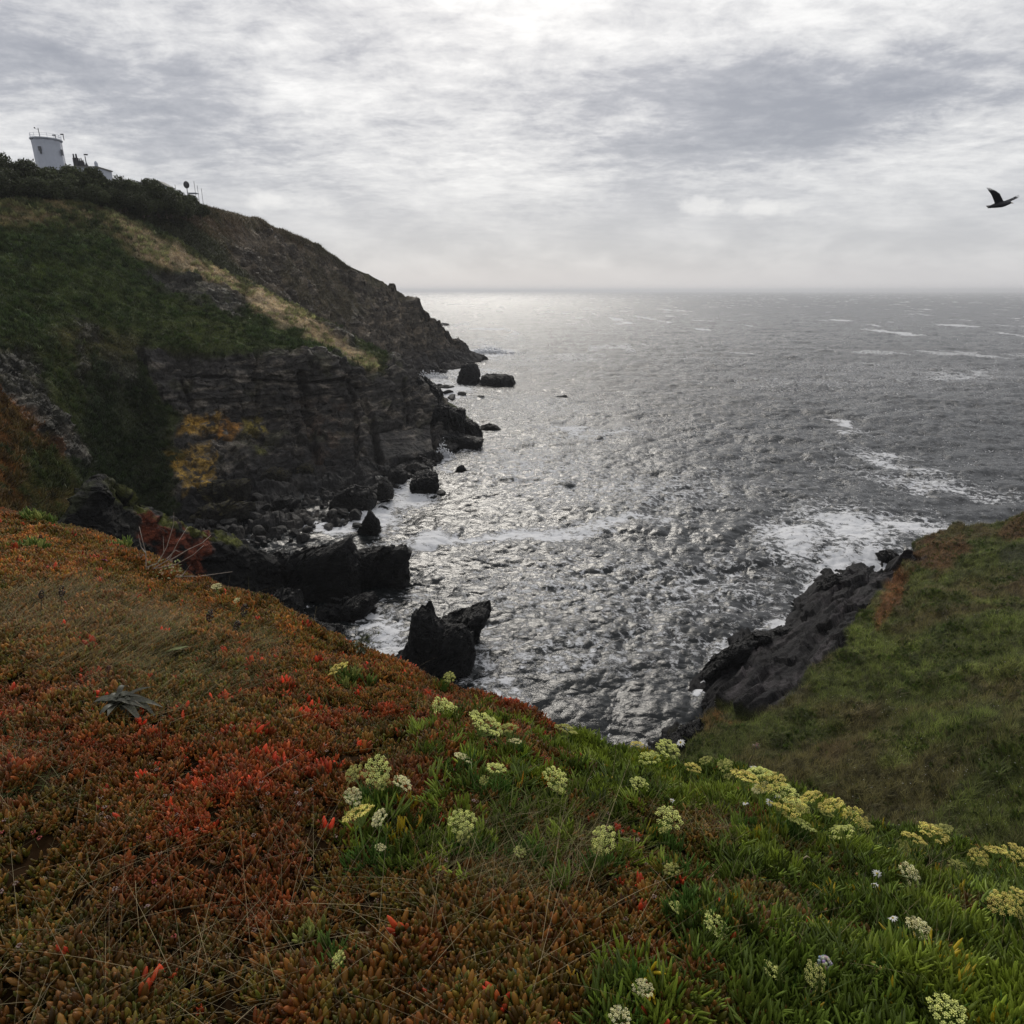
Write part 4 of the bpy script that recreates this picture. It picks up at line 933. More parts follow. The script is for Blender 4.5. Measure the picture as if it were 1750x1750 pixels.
# samphire foliage
def tuft(seed, n_=12, H=.054, r=.0019, col0=(.8, 1, .7)):
    rr_ = random.Random(seed); mb = MB()
    for i in range(n_):
        az_ = rr_.uniform(0, 6.28); tl = rr_.uniform(.05, 1.1); h = H * rr_.uniform(.6, 1.1); b0 = Vector((math.cos(az_) * .012 * rr_.random(), math.sin(az_) * .012 * rr_.random(), -.01))
        d = Vector((math.sin(tl) * math.cos(az_), math.sin(tl) * math.sin(az_), math.cos(tl))); p1 = b0 + d * h * .6
        k_ = .6 + .7 * rr_.random(); col = tuple(x * k_ for x in col0)
        mb.tube([b0, p1], [r * .8, r * .8], 3, col, False)
        for s_ in range(4):
            a2 = az_ + rr_.uniform(-1.3, 1.3); t2 = max(0, tl + rr_.uniform(-.5, .35)); d2 = Vector((math.sin(t2) * math.cos(a2), math.sin(t2) * math.sin(a2), math.cos(t2)))
            q0 = b0 + d * h * rr_.uniform(.35, .62); L = h * rr_.uniform(.45, .75)
            mb.tube([q0, q0 + d2 * L * .45, q0 + d2 * L * .85 + Vector((0, 0, L * .12)), q0 + d2 * L + Vector((0, 0, L * .2))], [r * .7, r * 1.3, r * 1.1, r * .3], 4, col, False)
    return mb
TUF = [tuft(s).mesh('samphire_tuft', M_tuft, True) for s in range(7)]
vis = (FRONT & (G_DP > .3) & (G_PX > 400) & (G_PX < 1900) & (G_PY < 1900)).astype(float)
A_ = polymask(G_PX + (fbm(G_D, .2, 3, 7) - .5) * 160, G_PY + (fbm(G_D, .2, 3, 8) - .5) * 120, [(1000, 1285), (1190, 1310), (1420, 1390), (1900, 1430), (1950, 1950), (1500, 1900), (1330, 1800), (1290, 1640), (1400, 1560), (1350, 1500), (1240, 1470), (1220, 1400), (1080, 1400), (980, 1350)], 25)
A2_ = polymask(G_PX + (fbm(G_D, .15, 3, 9) - .5) * 120, G_PY + (fbm(G_D, .15, 3, 10) - .5) * 100, [(700, 1225), (860, 1225), (960, 1300), (1050, 1330), (1060, 1420), (1180, 1470), (1050, 1500), (900, 1500), (620, 1500), (560, 1430), (640, 1370), (760, 1340)], 25)
A3_ = polymask(G_PX, G_PY, [(1160, 1560), (1260, 1570), (1280, 1640), (1190, 1660)], 15) + polymask(G_PX, G_PY, [(1040, 1680), (1180, 1700), (1200, 1800), (1000, 1800)], 25) + polymask(G_PX, G_PY, [(1260, 1640), (1480, 1680), (1500, 1800), (1250, 1800)], 25)
edge_r = np.zeros_like(A_); edge_r[:, 388:404] = ((G_PX > 980) & (G_PX < 1900))[:, 388:404] * 1.0
wgt = vis * (A_ * 1.0 * (.08 + sstep(fbm(G_D, .16, 3, 12), .42, .58)) + A2_ * .16 * sstep(fbm(G_D, .13, 3, 13), .42, .56) + np.clip(A3_, 0, 1) * .8) + edge_r
pt, i, j = sample_grid(G_D, wgt, 7000, rg); nr = G_N[i, j]
cA = np.tile(C_(.145, .165, .034), (len(pt), 1)) * (.5 + 1.0 * rg.random((len(pt), 1)))
cA = mixc(cA, (.33, .33, .055), sstep(fbm(pt, .16, 3, 414), .46, .62) * .75); cA *= (.55 + .9 * rg.random((len(pt), 1)))
ye = rg.random(len(pt)) < .018; cA[ye] = C_(.55, .33, .03)
rot = np.stack([-nr[:, 1] * .4 + rg.normal(0, .42, len(pt)), nr[:, 0] * .4 + rg.normal(0, .42, len(pt)) + .1, rg.random(len(pt)) * 6.28], 1)
tag(gn_scatter('samphire_foliage', pt, rot, (.75 + .6 * rg.random(len(pt))) * 1.05, cA, TUF), 'mat of narrow fleshy bright green leaves on the right of the near bank', 'ground cover', kind='stuff')

vis = ((R_PX > 1120) & (R_PX < 1900) & (R_PY < 1520)).astype(float) * (R_R < .3) * (.1 + (fbm(R_D, 2.6, 4, 354) > .52)) / np.maximum(proj(R_D)[2], 12) ** 1.2
pt, i, j = sample_grid(R_D, vis, 6500, rg); cA = (R_C[i, j] * .5 + C_(.035, .045, .01)) * (.7 + 1.6 * rg.random((len(pt), 1))) * 1.2
tag(gn_scatter('slope_weeds', pt, np.stack([rg.normal(0, .3, len(pt)), rg.normal(0, .3, len(pt)), rg.random(len(pt)) * 6.28], 1), 2 + 3.4 * rg.random(len(pt)), cA, TUF), 'low leafy weeds in clumps over the right-hand slope', 'weeds', kind='stuff')
vis = ((N_PX > -60) & (N_PX < 760) & (N_PY > 320) & (N_PY < 905)).astype(float) * (N_R < .5) * (.15 + (fbm(N_D, 6, 4, 355) > .5)) / np.maximum(dN, 40)
pt, i, j = sample_grid(N_D, vis, 5200, rg); cA = N_C[i, j] * (.6 + 1.3 * rg.random((len(pt), 1))) * 1.1
tag(gn_scatter('headland_weeds', pt, np.stack([rg.normal(0, .3, len(pt)), rg.normal(0, .3, len(pt)), rg.random(len(pt)) * 6.28], 1), 9 + 14 * rg.random(len(pt)), cA, TUF), 'low leafy weeds and bracken clumps over the left headland', 'weeds', kind='stuff')

# grass among the succulents
def gpatch(poly, n_, L0, L1, wdt, col, dry, lean=(.3, 1.3), head=None, seed=0):
    rg_ = np.random.default_rng(seed); wg = FRONT * (polymask(G_PX, G_PY, poly, 22) if poly else ((G_PX > -100) & (G_PX < 1850)) * 1.0) * (G_DP > .3)
    p_, i_, j_ = sample_grid(G_D, wg, n_, rg_)
    cc_ = np.tile(C_(*col), (n_, 1)); dm = rg_.random(n_) < dry; cc_[dm] = C_(.30, .24, .13); cc_ *= (.5 + rg_.random((n_, 1)))
    return p_ - C_(0, 0, .012), L0 + (L1 - L0) * rg_.random(n_), wdt * (.6 + .8 * rg_.random(n_)), rg_.uniform(lean[0], lean[1], n_), cc_, rg_.random(n_) * 6.28 if head is None else rg_.normal(head, .7, n_)
parts = [gpatch([(-150, 1150), (1300, 1250), (1300, 1850), (-150, 1850)], 520, .02, .035, .0036, (.15, .075, .035), .3, (2.2, 4.5), seed=21),
         gpatch(None, 3400, .04, .13, .0013, (.10, .10, .03), .45, seed=1),
         gpatch([(-40, 1010), (140, 1000), (290, 1080), (280, 1140), (120, 1180), (-40, 1150)], 3800, .06, .14, .002, (.22, .18, .08), .5, (.4, 1.2), .4, 2),
         gpatch([(250, 1040), (460, 1090), (430, 1190), (330, 1250), (180, 1250), (130, 1190)], 2600, .05, .12, .0019, (.14, .15, .05), .3, (.4, 1.3), .3, 3),
         gpatch([(-60, 1240), (110, 1280), (100, 1400), (-60, 1420)], 900, .04, .1, .0015, (.08, .11, .025), .2, seed=4),
         gpatch([(780, 1400), (1000, 1400), (1060, 1470), (960, 1560), (760, 1560), (640, 1500), (720, 1450)], 1100, .05, .12, .0014, (.13, .13, .035), .3, (.3, 1.2), .5, 5),
         gpatch([(1150, 1380), (1290, 1400), (1280, 1480), (1180, 1460)], 500, .05, .11, .0014, (.16, .13, .04), .4, seed=6),
         gpatch([(1280, 1420), (1900, 1500), (1900, 1800), (1100, 1800), (1200, 1600)], 1500, .05, .14, .0015, (.09, .13, .03), .12, (.2, .9), .6, 7),
         gpatch([(-100, 890), (200, 940), (600, 1130), (500, 1130), (200, 1020), (-100, 990)], 2400, .03, .08, .002, (.24, .15, .04), .3, seed=8),
         gpatch([(-100, 1450), (600, 1500), (1100, 1560), (1000, 1800), (-100, 1800)], 380, .1, .2, .0013, (.12, .10, .04), .7, (.8, 1.8), seed=9)]
ca = [np.concatenate(x) for x in zip(*parts)]
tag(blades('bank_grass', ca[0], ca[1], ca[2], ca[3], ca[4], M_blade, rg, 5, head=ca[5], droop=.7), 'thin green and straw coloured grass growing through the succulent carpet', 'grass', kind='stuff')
# withered pinkish seed capsules
mb = MB(); rs = random.Random(3); wg = FRONT * ((G_PX > -50) & (G_PX < 1250) & (G_PY > 1230) & (G_PY < 1800)) * (fbm(G_D, .25, 3, 15) > .47)
pt, i, j = sample_grid(G_D, wg.astype(float), 190, rg)
for q in pt:
    cc = rs.choice([(.30, .22, .18), (.42, .30, .28), (.34, .07, .06), (.22, .15, .11)])
    for a_ in range(6):
        th = a_ * 1.05 + rs.random(); mb.ico((q[0] + .0045 * math.cos(th), q[1] + .0045 * math.sin(th), q[2] + .028 + .003 * rs.random()), .0021, cc)
    mb.ico((q[0], q[1], q[2] + .026), .0035, (.10, .03, .02))
tag(mb.build('seed_capsules', M_leaf), 'withered pinkish seed capsules dotted over the red carpet of leaves', 'seed capsules', kind='stuff')

# rock samphire in flower: one thing per plant
UC = dict(fresh=(.84, .88, .34), cream=(.90, .85, .52), olive=(.58, .58, .20), yellow=(.86, .76, .26))
def umbel_mesh(seed, cname, flat):
    rr_ = random.Random(seed); mb = MB(); c0 = UC[cname]; rays = MB()
    ps = [(0, 0)] + [(.20, a * 1.05 + rr_.random() * .3) for a in range(6)] + [(.38, a * .57 + rr_.random() * .2) for a in range(11)]
    for (r_, a_) in ps:
        r_ *= rr_.uniform(.88, 1.12); x, y = r_ * math.cos(a_), r_ * math.sin(a_); z = flat * (1 - (r_ / .5) ** 2) + rr_.uniform(-.03, .03)
        k_ = rr_.uniform(.75, 1.15)
        mb.tube([(0, 0, -.32), (x * .6, y * .6, z - .15), (x, y, z - .03)], [.012, .009, .008], 3, (.22, .30, .08), False)
        nf = rr_.randint(12, 17)
        for f in range(nf):
            t_ = f / nf; rr2 = .095 * math.sqrt(t_ + .03); a2 = f * 2.4; kk = k_ * rr_.uniform(.7, 1.2)
            mb.ico((x + rr2 * math.cos(a2), y + rr2 * math.sin(a2), z + .05 * (1 - t_) + rr_.uniform(-.012, .012)), rr_.uniform(.017, .026), tuple(min(.92, q * kk) for q in c0))
    return mb.mesh('umbel', M_petal)
UM = {cn: [umbel_mesh(10 * q + s, cn, (.20, .13, .26)[s]) for s in range(3)] for q, cn in enumerate(UC)}
PLT = [('small cream flowered samphire standing alone on the far left edge of the bank', [(370, 1003, 16, 'cream'), (405, 1027, 10, 'cream')], .10, 0),
 ('samphire with one pale green dome just below the bank edge, above the red carpet', [(758, 1217, 46, 'fresh')], .07, 5),
 ('samphire with a wide flat pale head beside the bank edge', [(828, 1240, 56, 'fresh'), (868, 1250, 32, 'olive'), (880, 1268, 20, 'cream')], .08, 6),
 ('samphire with a drooping straw coloured head in the orange leaves near the edge', [(580, 1148, 34, 'yellow')], .06, 4),
 ('little samphire half hidden over the edge in front of the black sea rock', [(768, 1158, 18, 'fresh')], .05, 4),
 ('olive flat headed samphire leaning over the edge against the dark water', [(966, 1252, 34, 'olive')], .09, 5),
 ('samphire with one creamy ball shaped head among dark green leaves', [(790, 1298, 29, 'cream')], .07, 4),
 ('samphire with one bright rounded head left of the yellowed leaves', [(848, 1316, 31, 'fresh'), (828, 1334, 15, 'olive')], .07, 4),
 ('samphire with a pale green lopsided head right of the yellowed leaves', [(947, 1334, 40, 'fresh'), (955, 1352, 22, 'olive')], .08, 4),
 ('samphire with four heads forming the upper left flower cluster in the red carpet', [(646, 1317, 44, 'fresh'), (606, 1322, 28, 'olive'), (655, 1338, 27, 'olive'), (686, 1341, 30, 'cream')], .09, 5),
 ('samphire with three heads forming the lower left flower cluster in the red carpet', [(603, 1362, 28, 'cream'), (612, 1394, 48, 'yellow'), (650, 1400, 28, 'cream'), (650, 1449, 16, 'cream')], .09, 5),
 ('samphire with a ragged loose head alone in the middle of the bank', [(790, 1405, 40, 'fresh'), (795, 1428, 26, 'olive')], .08, 4),
 ('samphire with a small pale head in curling green leaves', [(888, 1456, 20, 'fresh')], .05, 5),
 ('samphire with a bushy cream green head and branching stems near the centre right', [(1033, 1434, 38, 'fresh'), (1022, 1448, 24, 'olive')], .11, 3),
 ('samphire with a white green domed head left of the red berries', [(1092, 1342, 30, 'fresh')], .07, 5),
 ('samphire with a dense bright yellow green ball in the centre right grass', [(1142, 1400, 40, 'fresh'), (1135, 1420, 18, 'olive')], .08, 4),
 ('samphire with three heads standing up against the dark water', [(1110, 1298, 32, 'fresh'), (1140, 1281, 37, 'fresh'), (1088, 1274, 20, 'yellow')], .12, 5),
 ('small olive samphire at the edge where the red carpet ends', [(1038, 1293, 22, 'olive')], .05, 5),
 ('samphire with three small tawny heads on the skyline of the bank', [(1184, 1314, 25, 'yellow'), (1207, 1301, 21, 'olive'), (1240, 1309, 25, 'olive'), (1243, 1330, 18, 'olive')], .10, 6),
 ('big samphire with a long bank of crowded yellow heads on the edge', [(1272, 1330, 42, 'yellow'), (1298, 1326, 38, 'fresh'), (1318, 1342, 46, 'yellow'), (1340, 1360, 44, 'fresh'), (1352, 1382, 44, 'yellow'), (1302, 1350, 30, 'cream'), (1330, 1380, 30, 'yellow'), (1368, 1385, 28, 'olive')], .13, 9),
 ('samphire with three flat golden heads leaning right over the edge', [(1386, 1366, 34, 'yellow'), (1422, 1379, 38, 'yellow'), (1413, 1394, 20, 'olive')], .13, 5),
 ('samphire with a fat bright green head under the big yellow cluster', [(1368, 1412, 42, 'fresh')], .09, 5),
 ('samphire with a tilted oval green head below the golden ones', [(1438, 1427, 42, 'fresh')], .09, 5),
 ('samphire with a flat tawny head on the skyline right of the golden ones', [(1460, 1402, 42, 'yellow'), (1478, 1410, 24, 'olive')], .12, 4),
 ('samphire with a single small cream head below the skyline', [(1504, 1450, 32, 'yellow')], .09, 4),
 ('samphire with three yellow heads on the skyline at the right', [(1560, 1436, 34, 'yellow'), (1593, 1426, 42, 'yellow'), (1613, 1419, 26, 'olive'), (1543, 1449, 22, 'olive')], .12, 6),
 ('samphire with a creamy flat head in the middle of the right green mat', [(1552, 1495, 33, 'cream')], .08, 4),
 ('samphire with a cream tilted head lower in the right green mat', [(1569, 1589, 35, 'cream')], .08, 4),
 ('samphire with a narrow cream head near the white seed puff', [(1491, 1665, 33, 'yellow')], .07, 4),
 ('samphire with a big pale head cut by the bottom edge at the right', [(1618, 1732, 50, 'fresh')], .07, 4),
 ('samphire with olive heads beside the white seed puff', [(1390, 1668, 38, 'olive'), (1418, 1680, 32, 'olive')], .06, 4),
 ('samphire with four tawny heads at the right end of the skyline', [(1702, 1456, 30, 'yellow'), (1735, 1462, 34, 'yellow'), (1672, 1466, 27, 'yellow'), (1636, 1484, 26, 'olive')], .12, 6),
 ('samphire with two long golden heads at the right border', [(1712, 1545, 38, 'yellow'), (1735, 1553, 30, 'yellow'), (1740, 1530, 24, 'yellow')], .09, 5),
 ('samphire with a lone bright oval head above a green leaf clump', [(1221, 1582, 42, 'fresh')], .05, 4),
 ('samphire with a small bud head left of the lone oval one', [(1156, 1553, 24, 'fresh')], .04, 3),
 ('samphire with a dull small head in the olive leaves', [(1148, 1488, 24, 'olive')], .05, 4),
 ('samphire with a wide loose pale head near the bottom', [(1322, 1664, 38, 'fresh'), (1340, 1676, 36, 'fresh')], .06, 5),
 ('samphire with an upright cream head near the bottom centre', [(1099, 1690, 30, 'cream')], .05, 4),
 ('samphire with a cream head cut by the bottom edge', [(1059, 1740, 34, 'cream')], .05, 4),
 ('tiny samphire with lime green buds alone in the brown carpet', [(580, 1640, 24, 'fresh')], .05, 2),
 ('samphire with a cream head cut by the right border at the bottom', [(1742, 1736, 24, 'cream')], .06, 3)]
rs = random.Random(77)
for lb, ums, hgt, ntuft in PLT:
    ax_, ay_ = np.mean([u[0] for u in ums]), max(u[1] for u in ums)
    g0 = ground_at(ax_, ay_ + 10)
    # walk down the picture until the ground lies the stem height under the head
    for extra in range(0, 90, 4):
        g0 = ground_at(ax_, ay_ + extra); hd_ = P(ax_, ay_, g0[1])
        if hd_[2] - g0[2] >= hgt * .8: break
    root = empty('rock_samphire', tuple(g0)); tag(root, lb, 'wildflower', 'rock samphire plants in flower')
    fo = MB()
    for q in range(ntuft):
        tmb = tuft(rs.randrange(999), 9, .06, .0017, (.10, .19, .035) if rs.random() > .12 else (.34, .30, .05)); ox, oy = rs.gauss(0, .018 + .006 * len(ums)), rs.gauss(0, .015)
        fo.add([(v_[0] + ox, v_[1] + oy, v_[2] + .008) for v_ in tmb.v], tmb.f); fo.c += tmb.c
    if fo.v: fo.build('foliage', M_leaf, root, True)
    for (ux, uy, uw, cn) in ums:
        Yh = g0[1] + rs.uniform(-.02, .02); hp = P(ux, uy, Yh); dep = proj(hp)[2]; W = uw * T / 875 * dep * 1.25
        loc = Vector(hp) - Vector(g0)
        um = bpy.data.objects.new('umbel', UM[cn][rs.randrange(3)]); COL.objects.link(um); um.parent = root
        um.location = loc; um.scale = (W, W, W); um.rotation_euler = (rs.uniform(.05, .6), rs.uniform(.0, .45), rs.uniform(0, 6.28))
        base = Vector((loc.x * .25 + rs.uniform(-.008, .008), loc.y * .2, -.02)); top_ = loc - Vector((0, 0, W * .3))
        sm_ = MB(); sm_.tube([base, base.lerp(top_, .5) + Vector((rs.uniform(-.006, .006), rs.uniform(-.006, .006), 0)), top_], [.0022, .0019, .0016], 5, (.16, .24, .06))
        sm_.build('stem', M_leaf, root, True)

def leafblade(mb, base, d, L, W, col, curl=.5, fold=.25, seg=8):
    d = Vector(d).normalized(); side = d.cross(Vector((0, 0, 1))); side = side.normalized() if side.length > .01 else Vector((1, 0, 0)); V = []; 
    for s in range(seg + 1):
        t = s / seg; p_ = Vector(base) + d * L * t + Vector((0, 0, -curl * L * t * t)); w_ = W * math.sin(math.pi * min(1, (t * .93 + .07)) ** .8) * .5 + .0004
        up = Vector((0, 0, fold * w_)); V += [p_ - side * w_ + up, p_, p_ + side * w_ + up]
    F = [(a * 3 + b, a * 3 + b + 1, a * 3 + b + 4, a * 3 + b + 3) for a in range(seg) for b in (0, 1)]
    mb.add(V, F, col)
def plant(name, px_, py_, label, cat, group=None):
    g0 = ground_at(px_, py_); r_ = empty(name, tuple(g0)); return tag(r_, label, cat, group), g0
# grey withered broad-leaved plant
r_, g0 = plant('withered_plant', 205, 1215, 'withered silver grey broad leaved rosette lying in the grass', 'dead plant'); rs = random.Random(4)
for q in range(26):
    mb = MB(); a_ = rs.uniform(-.4, 3.6) if q > 8 else rs.uniform(3.3, 6.2); k_ = rs.uniform(.55, 1.2)
    leafblade(mb, (rs.uniform(-.02, .02), rs.uniform(-.02, .02), .03), (math.cos(a_), math.sin(a_) * .7, rs.uniform(.2, 1.3)), rs.uniform(.07, .15), rs.uniform(.014, .034), (.13 * k_, .13 * k_, .10 * k_), rs.uniform(.35, 1.1), .7); mb.build('leaf', M_leaf, r_, True)
r_, g0 = plant('broad_leaf_plant', 300, 1130, 'small plant with one long pale green leaf lying on the carpet', 'plant')
mb = MB(); leafblade(mb, (-.04, 0, .045), (1, .25, .25), .11, .02, (.20, .24, .09), .1); mb.build('leaf', M_leaf, r_, True)
mb = MB(); leafblade(mb, (-.04, .02, .03), (1, .6, .35), .07, .015, (.15, .18, .06), .3); mb.build('leaf', M_leaf, r_, True)
# silver rosette, curled leaf
r_, g0 = plant('silver_rosette', 885, 1692, 'small silvery blue green rosette in the carpet near the bottom', 'plant'); rs = random.Random(9)
for q in range(9):
    a_ = q * .7; mb = MB(); leafblade(mb, (0, 0, .025), (math.cos(a_), math.sin(a_), .7), .028, .012, (.16, .22, .16), .3); mb.build('leaf', M_leaf, r_, True)
r_, g0 = plant('withered_leaf', 1345, 1500, 'curled brown withered leaf with a pale bent stalk in green foliage', 'dead leaf')
mb = MB(); leafblade(mb, (-.03, 0, .05), (1, .1, .05), .055, .022, (.28, .16, .07), -.2, 1.2); mb.build('leaf', M_leaf, r_, True)
mb = MB(); mb.tube([(.02, 0, .052), (.035, 0, .075), (.045, 0, .085), (.055, 0, .078)], [.002, .002, .0022, .0015], 5, (.45, .38, .24)); mb.build('stalk', M_leaf, r_, True)
for (px_, py_, lb) in ((880, 1350, 'bunch of yellowed samphire leaves left of the lopsided head'), (925, 1345, 'long bunch of yellow and orange withered leaves beside the lopsided head'), (992, 1692, 'bright yellow orange withered leaf bunch near the bottom'), (1168, 1345, 'small yellow leaf bunch in the green behind the centre right'), (712, 1420, 'yellow tipped leaf bunch beside the lower left flower cluster'), (1106, 1432, 'yellow forked leaf bunch left of the dense green ball'), (1370, 1745, 'tall yellow leaf bunch at the bottom edge')):
    r_, g0 = plant('yellowed_leaves', px_, py_ + 8, lb, 'plant'); rs = random.Random(px_)
    for q in range(9):
        mb = MB(); a_ = rs.uniform(0, 6.28); t_ = rs.uniform(.1, .9); finger(mb, (rs.gauss(0, .012), rs.gauss(0, .008), .015), (math.sin(t_) * math.cos(a_), math.sin(t_) * math.sin(a_), math.cos(t_)), rs.uniform(.03, .055), .0026, rs.choice([(.55, .38, .05), (.60, .30, .04), (.42, .38, .06)]), 5, .2); mb.build('leaf', M_leaf, r_, True)
# white daisies
DAI = [(1163, 1269, 16, 'white daisy standing against the dark rock on the skyline', .10), (1288, 1311, 13, 'white daisy just above the long bank of yellow heads', .10), (1148, 1368, 12, 'drooping white daisy in the middle of the green mat', .06),
       (1274, 1373, 11, 'nodding white daisy on a long stalk left of the yellow bank', .08), (1315, 1371, 14, 'white daisy in front of the long bank of yellow heads', .07), (1281, 1433, 15, 'ragged white daisy above the curled brown leaf', .05),
       (1329, 1361, 10, 'white daisy nestled among the crowded yellow heads', .09), (1499, 1493, 16, 'white daisy, upper one of two on thin stalks at the right', .08), (1494, 1513, 16, 'white daisy, lower one of two on thin stalks at the right', .08),
       (1526, 1569, 16, 'pinkish white daisy seen edge on in the right green mat', .08)]
dm = MB(); rs = random.Random(2)
for q in range(11):
    a_ = q * 2 * math.pi / 11; leafblade(dm, (math.cos(a_) * .12, math.sin(a_) * .12, 0), (math.cos(a_), math.sin(a_), .1), .42, .17, (.78, .78, .76), rs.uniform(-.1, .6))
DM = dm.mesh('petals', M_petal); dc = MB(); dc.ico((0, 0, .02), .15, (.55, .42, .06), .6); DC = dc.mesh('flower_centre', M_petal)
for (px_, py_, w_, lb, hg) in DAI:
    for extra in range(0, 110, 4):
        g0 = ground_at(px_, py_ + extra)
        if P(px_, py_, g0[1])[2] - g0[2] >= hg * .8: break
    hp = P(px_, py_, g0[1]); W = w_ * T / 875 * proj(hp)[2]; loc = Vector(hp - g0)
    r_ = empty('white_daisy', tuple(g0)); tag(r_, lb, 'daisy', 'white daisies on the bank')
    for me_, nm in ((DM, 'petals'), (DC, 'flower_centre')):
        o = bpy.data.objects.new(nm, me_); COL.objects.link(o); o.parent = r_; o.location = loc; o.scale = (W * 1.0,) * 3; o.rotation_euler = (rs.uniform(-.5, .3), rs.uniform(0, .5), rs.random() * 6)
    mb = MB(); mb.tube([(0, 0, -.01), loc * .5 + Vector((.006, 0, .004)), loc], [.0011, .001, .0008], 4, (.20, .22, .09)); mb.build('stem', M_leaf, r_, True)
# seed heads on dark stalks
SEED = [(106, 1010, 10, 20, 'dark seed head on a tall stalk, left one of a pair above the pale grass', .16, (.045, .03, .02)), (69, 920, 7, 12, 'short dark seed head at the far left of the bank', .05, (.045, .03, .02)), (71, 1016, 9, 14, 'round dark seed head furthest left above the pale grass', .15, (.045, .03, .02)),
        (359, 1052, 12, 22, 'tall brown cylindrical seed head left of its neighbours near the bank edge', .09, (.05, .03, .02)), (417, 1043, 12, 22, 'topmost brown cylindrical seed head against the bank edge', .09, (.05, .03, .02)), (405, 1069, 13, 16, 'leaning brown seed head between two taller ones', .06, (.05, .03, .02)),
        (352, 1078, 8, 14, 'small brown seed head under the tall cylindrical one', .04, (.05, .03, .02)), (185, 1143, 9, 12, 'reddish dry seed head above the withered grey rosette', .08, (.12, .05, .03)), (1292, 1275, 12, 9, 'dry star shaped seed head on a thin stalk against the far slope', .12, (.22, .17, .11)),
        (1408, 1648, 26, 24, 'white fluffy seed puff on a dark stalk near the bottom right', .07, (.42, .40, .42)), (1377, 1701, 22, 26, 'hairy brown tilted seed head near the bottom right', .05, (.16, .12, .09))]
for (px_, py_, w_, h_, lb, hg, cc) in SEED:
    for extra in range(0, 190, 4):
        g0 = ground_at(px_ - (0 if px_ > 500 else extra * .1), py_ + extra)
        if P(px_, py_, g0[1])[2] - g0[2] >= hg * .85: break
    hp = P(px_, py_, g0[1]); sc = T / 875 * proj(hp)[2]; loc = Vector(hp - g0)
    r_ = empty('seed_head_stalk', tuple(g0)); tag(r_, lb, 'seed head', 'dry seed heads on stalks')
    mb = MB(); rr_ = random.Random(px_)
    for q in range(60):
        t_ = rr_.random(); a_ = rr_.random() * 6.28; wv = math.sin(math.pi * (t_ * .9 + .07)) ** .6 * w_ * sc * .42
        mb.ico((wv * math.cos(a_) + (t_ - .5) * h_ * sc * .25, wv * math.sin(a_), (t_ - .5) * h_ * sc), w_ * sc * .12, tuple(x * rr_.uniform(.6, 1.3) for x in cc))
    o = mb.build('seed_head', M_leaf, r_); o.location = loc
    mb = MB(); mb.tube([(0, 0, -.01), loc * .55 + Vector((.004, 0, 0)), loc], [.0016, .0014, .0012], 4, (.06, .05, .03)); mb.build('stalk', M_leaf, r_, True)
# magenta flower, scarlet berries-like leaf pairs
r_, g0 = plant('pink_flower', 180, 968, 'single small magenta flower in the golden leaves at upper left', 'flower')
o = bpy.data.objects.new('petals', DM.copy()); COL.objects.link(o); o.parent = r_; o.location = (0, 0, .05); o.scale = (.05,) * 3; o.rotation_euler = (-.6, 0, 0)
M_mag = simple('magenta_petal', (.45, .04, .30), .5, .2, 50); o.data.materials.clear(); o.data.materials.append(M_mag)
mb = MB(); mb.tube([(0, 0, 0), (0, 0, .05)], .0015, 4, (.1, .12, .04)); mb.build('stem', M_leaf, r_)
# bare branching twigs at the left edge
def twig(r_, pts, r0, col):
    mb = MB(); n_ = len(pts); mb.tube(pts, [r0 * (1 - .75 * q / (n_ - 1)) for q in range(n_)], 5, col); mb.build('branch', M_leaf, r_, True)
g0 = ground_at(262, 985) ; Yt = g0[1]; r_ = empty('bare_twigs', tuple(g0)); tag(r_, 'bare whitish branching twigs sticking up at the bank edge before the red soil', 'dead shrub')
TW = [[(250, 975), (249, 945), (244, 925), (238, 900)], [(249, 945), (241, 935), (236, 912)], [(250, 970), (270, 962), (285, 935), (297, 895), (297, 875)], [(270, 960), (280, 945), (279, 917)], [(262, 972), (290, 955), (305, 925), (321, 900)], [(262, 972), (300, 965), (330, 948), (348, 932)], [(290, 958), (320, 940), (345, 928), (360, 915)], [(300, 985), (340, 985), (375, 980), (397, 977)], [(245, 948), (238, 955), (234, 948)], [(285, 955), (300, 940), (308, 944)], [(310, 985), (318, 975), (325, 965)]]
for b_ in TW: twig(r_, [Vector(P(x, y, Yt + .1 * (i_ % 2))) - Vector(g0) for i_, (x, y) in enumerate(b_)], .0045, (.36, .31, .27))
mb = MB(); rs = random.Random(8)
for q in range(60):
    x, y = rs.uniform(250, 310), rs.uniform(955, 990); p_ = Vector(P(x, y, Yt + rs.uniform(-.1, .1))) - Vector(g0); leafblade(mb, p_, (rs.gauss(0, 1), rs.gauss(0, 1), rs.random()), .03, .012, rs.choice([(.20, .22, .06), (.14, .17, .05), (.24, .10, .05)]), .3)
mb.build('leaves', M_leaf, r_)
g0 = ground_at(612, 1126); r_ = empty('dark_sapling', tuple(g0)); tag(r_, 'small dark leafy shoot poking above the bank edge before the pale water', 'plant'); Yt = g0[1]
twig(r_, [Vector(P(x, y, Yt)) - Vector(g0) for x, y in ((612, 1130), (616, 1110), (618, 1092), (624, 1072))], .004, (.05, .05, .03))
twig(r_, [Vector(P(x, y, Yt)) - Vector(g0) for x, y in ((614, 1118), (626, 1105), (638, 1092), (652, 1080))], .0022, (.05, .05, .03))
mb = MB()
for q in range(46):
    t_ = rs.random(); p_ = Vector(P(614 + 8 * t_ + rs.gauss(0, 9), 1126 - 46 * t_, Yt)) - Vector(g0); leafblade(mb, p_, (rs.gauss(0, 1), rs.gauss(0, 1), rs.gauss(.2, .5)), .032, .011, (.045, .055, .02), .3)
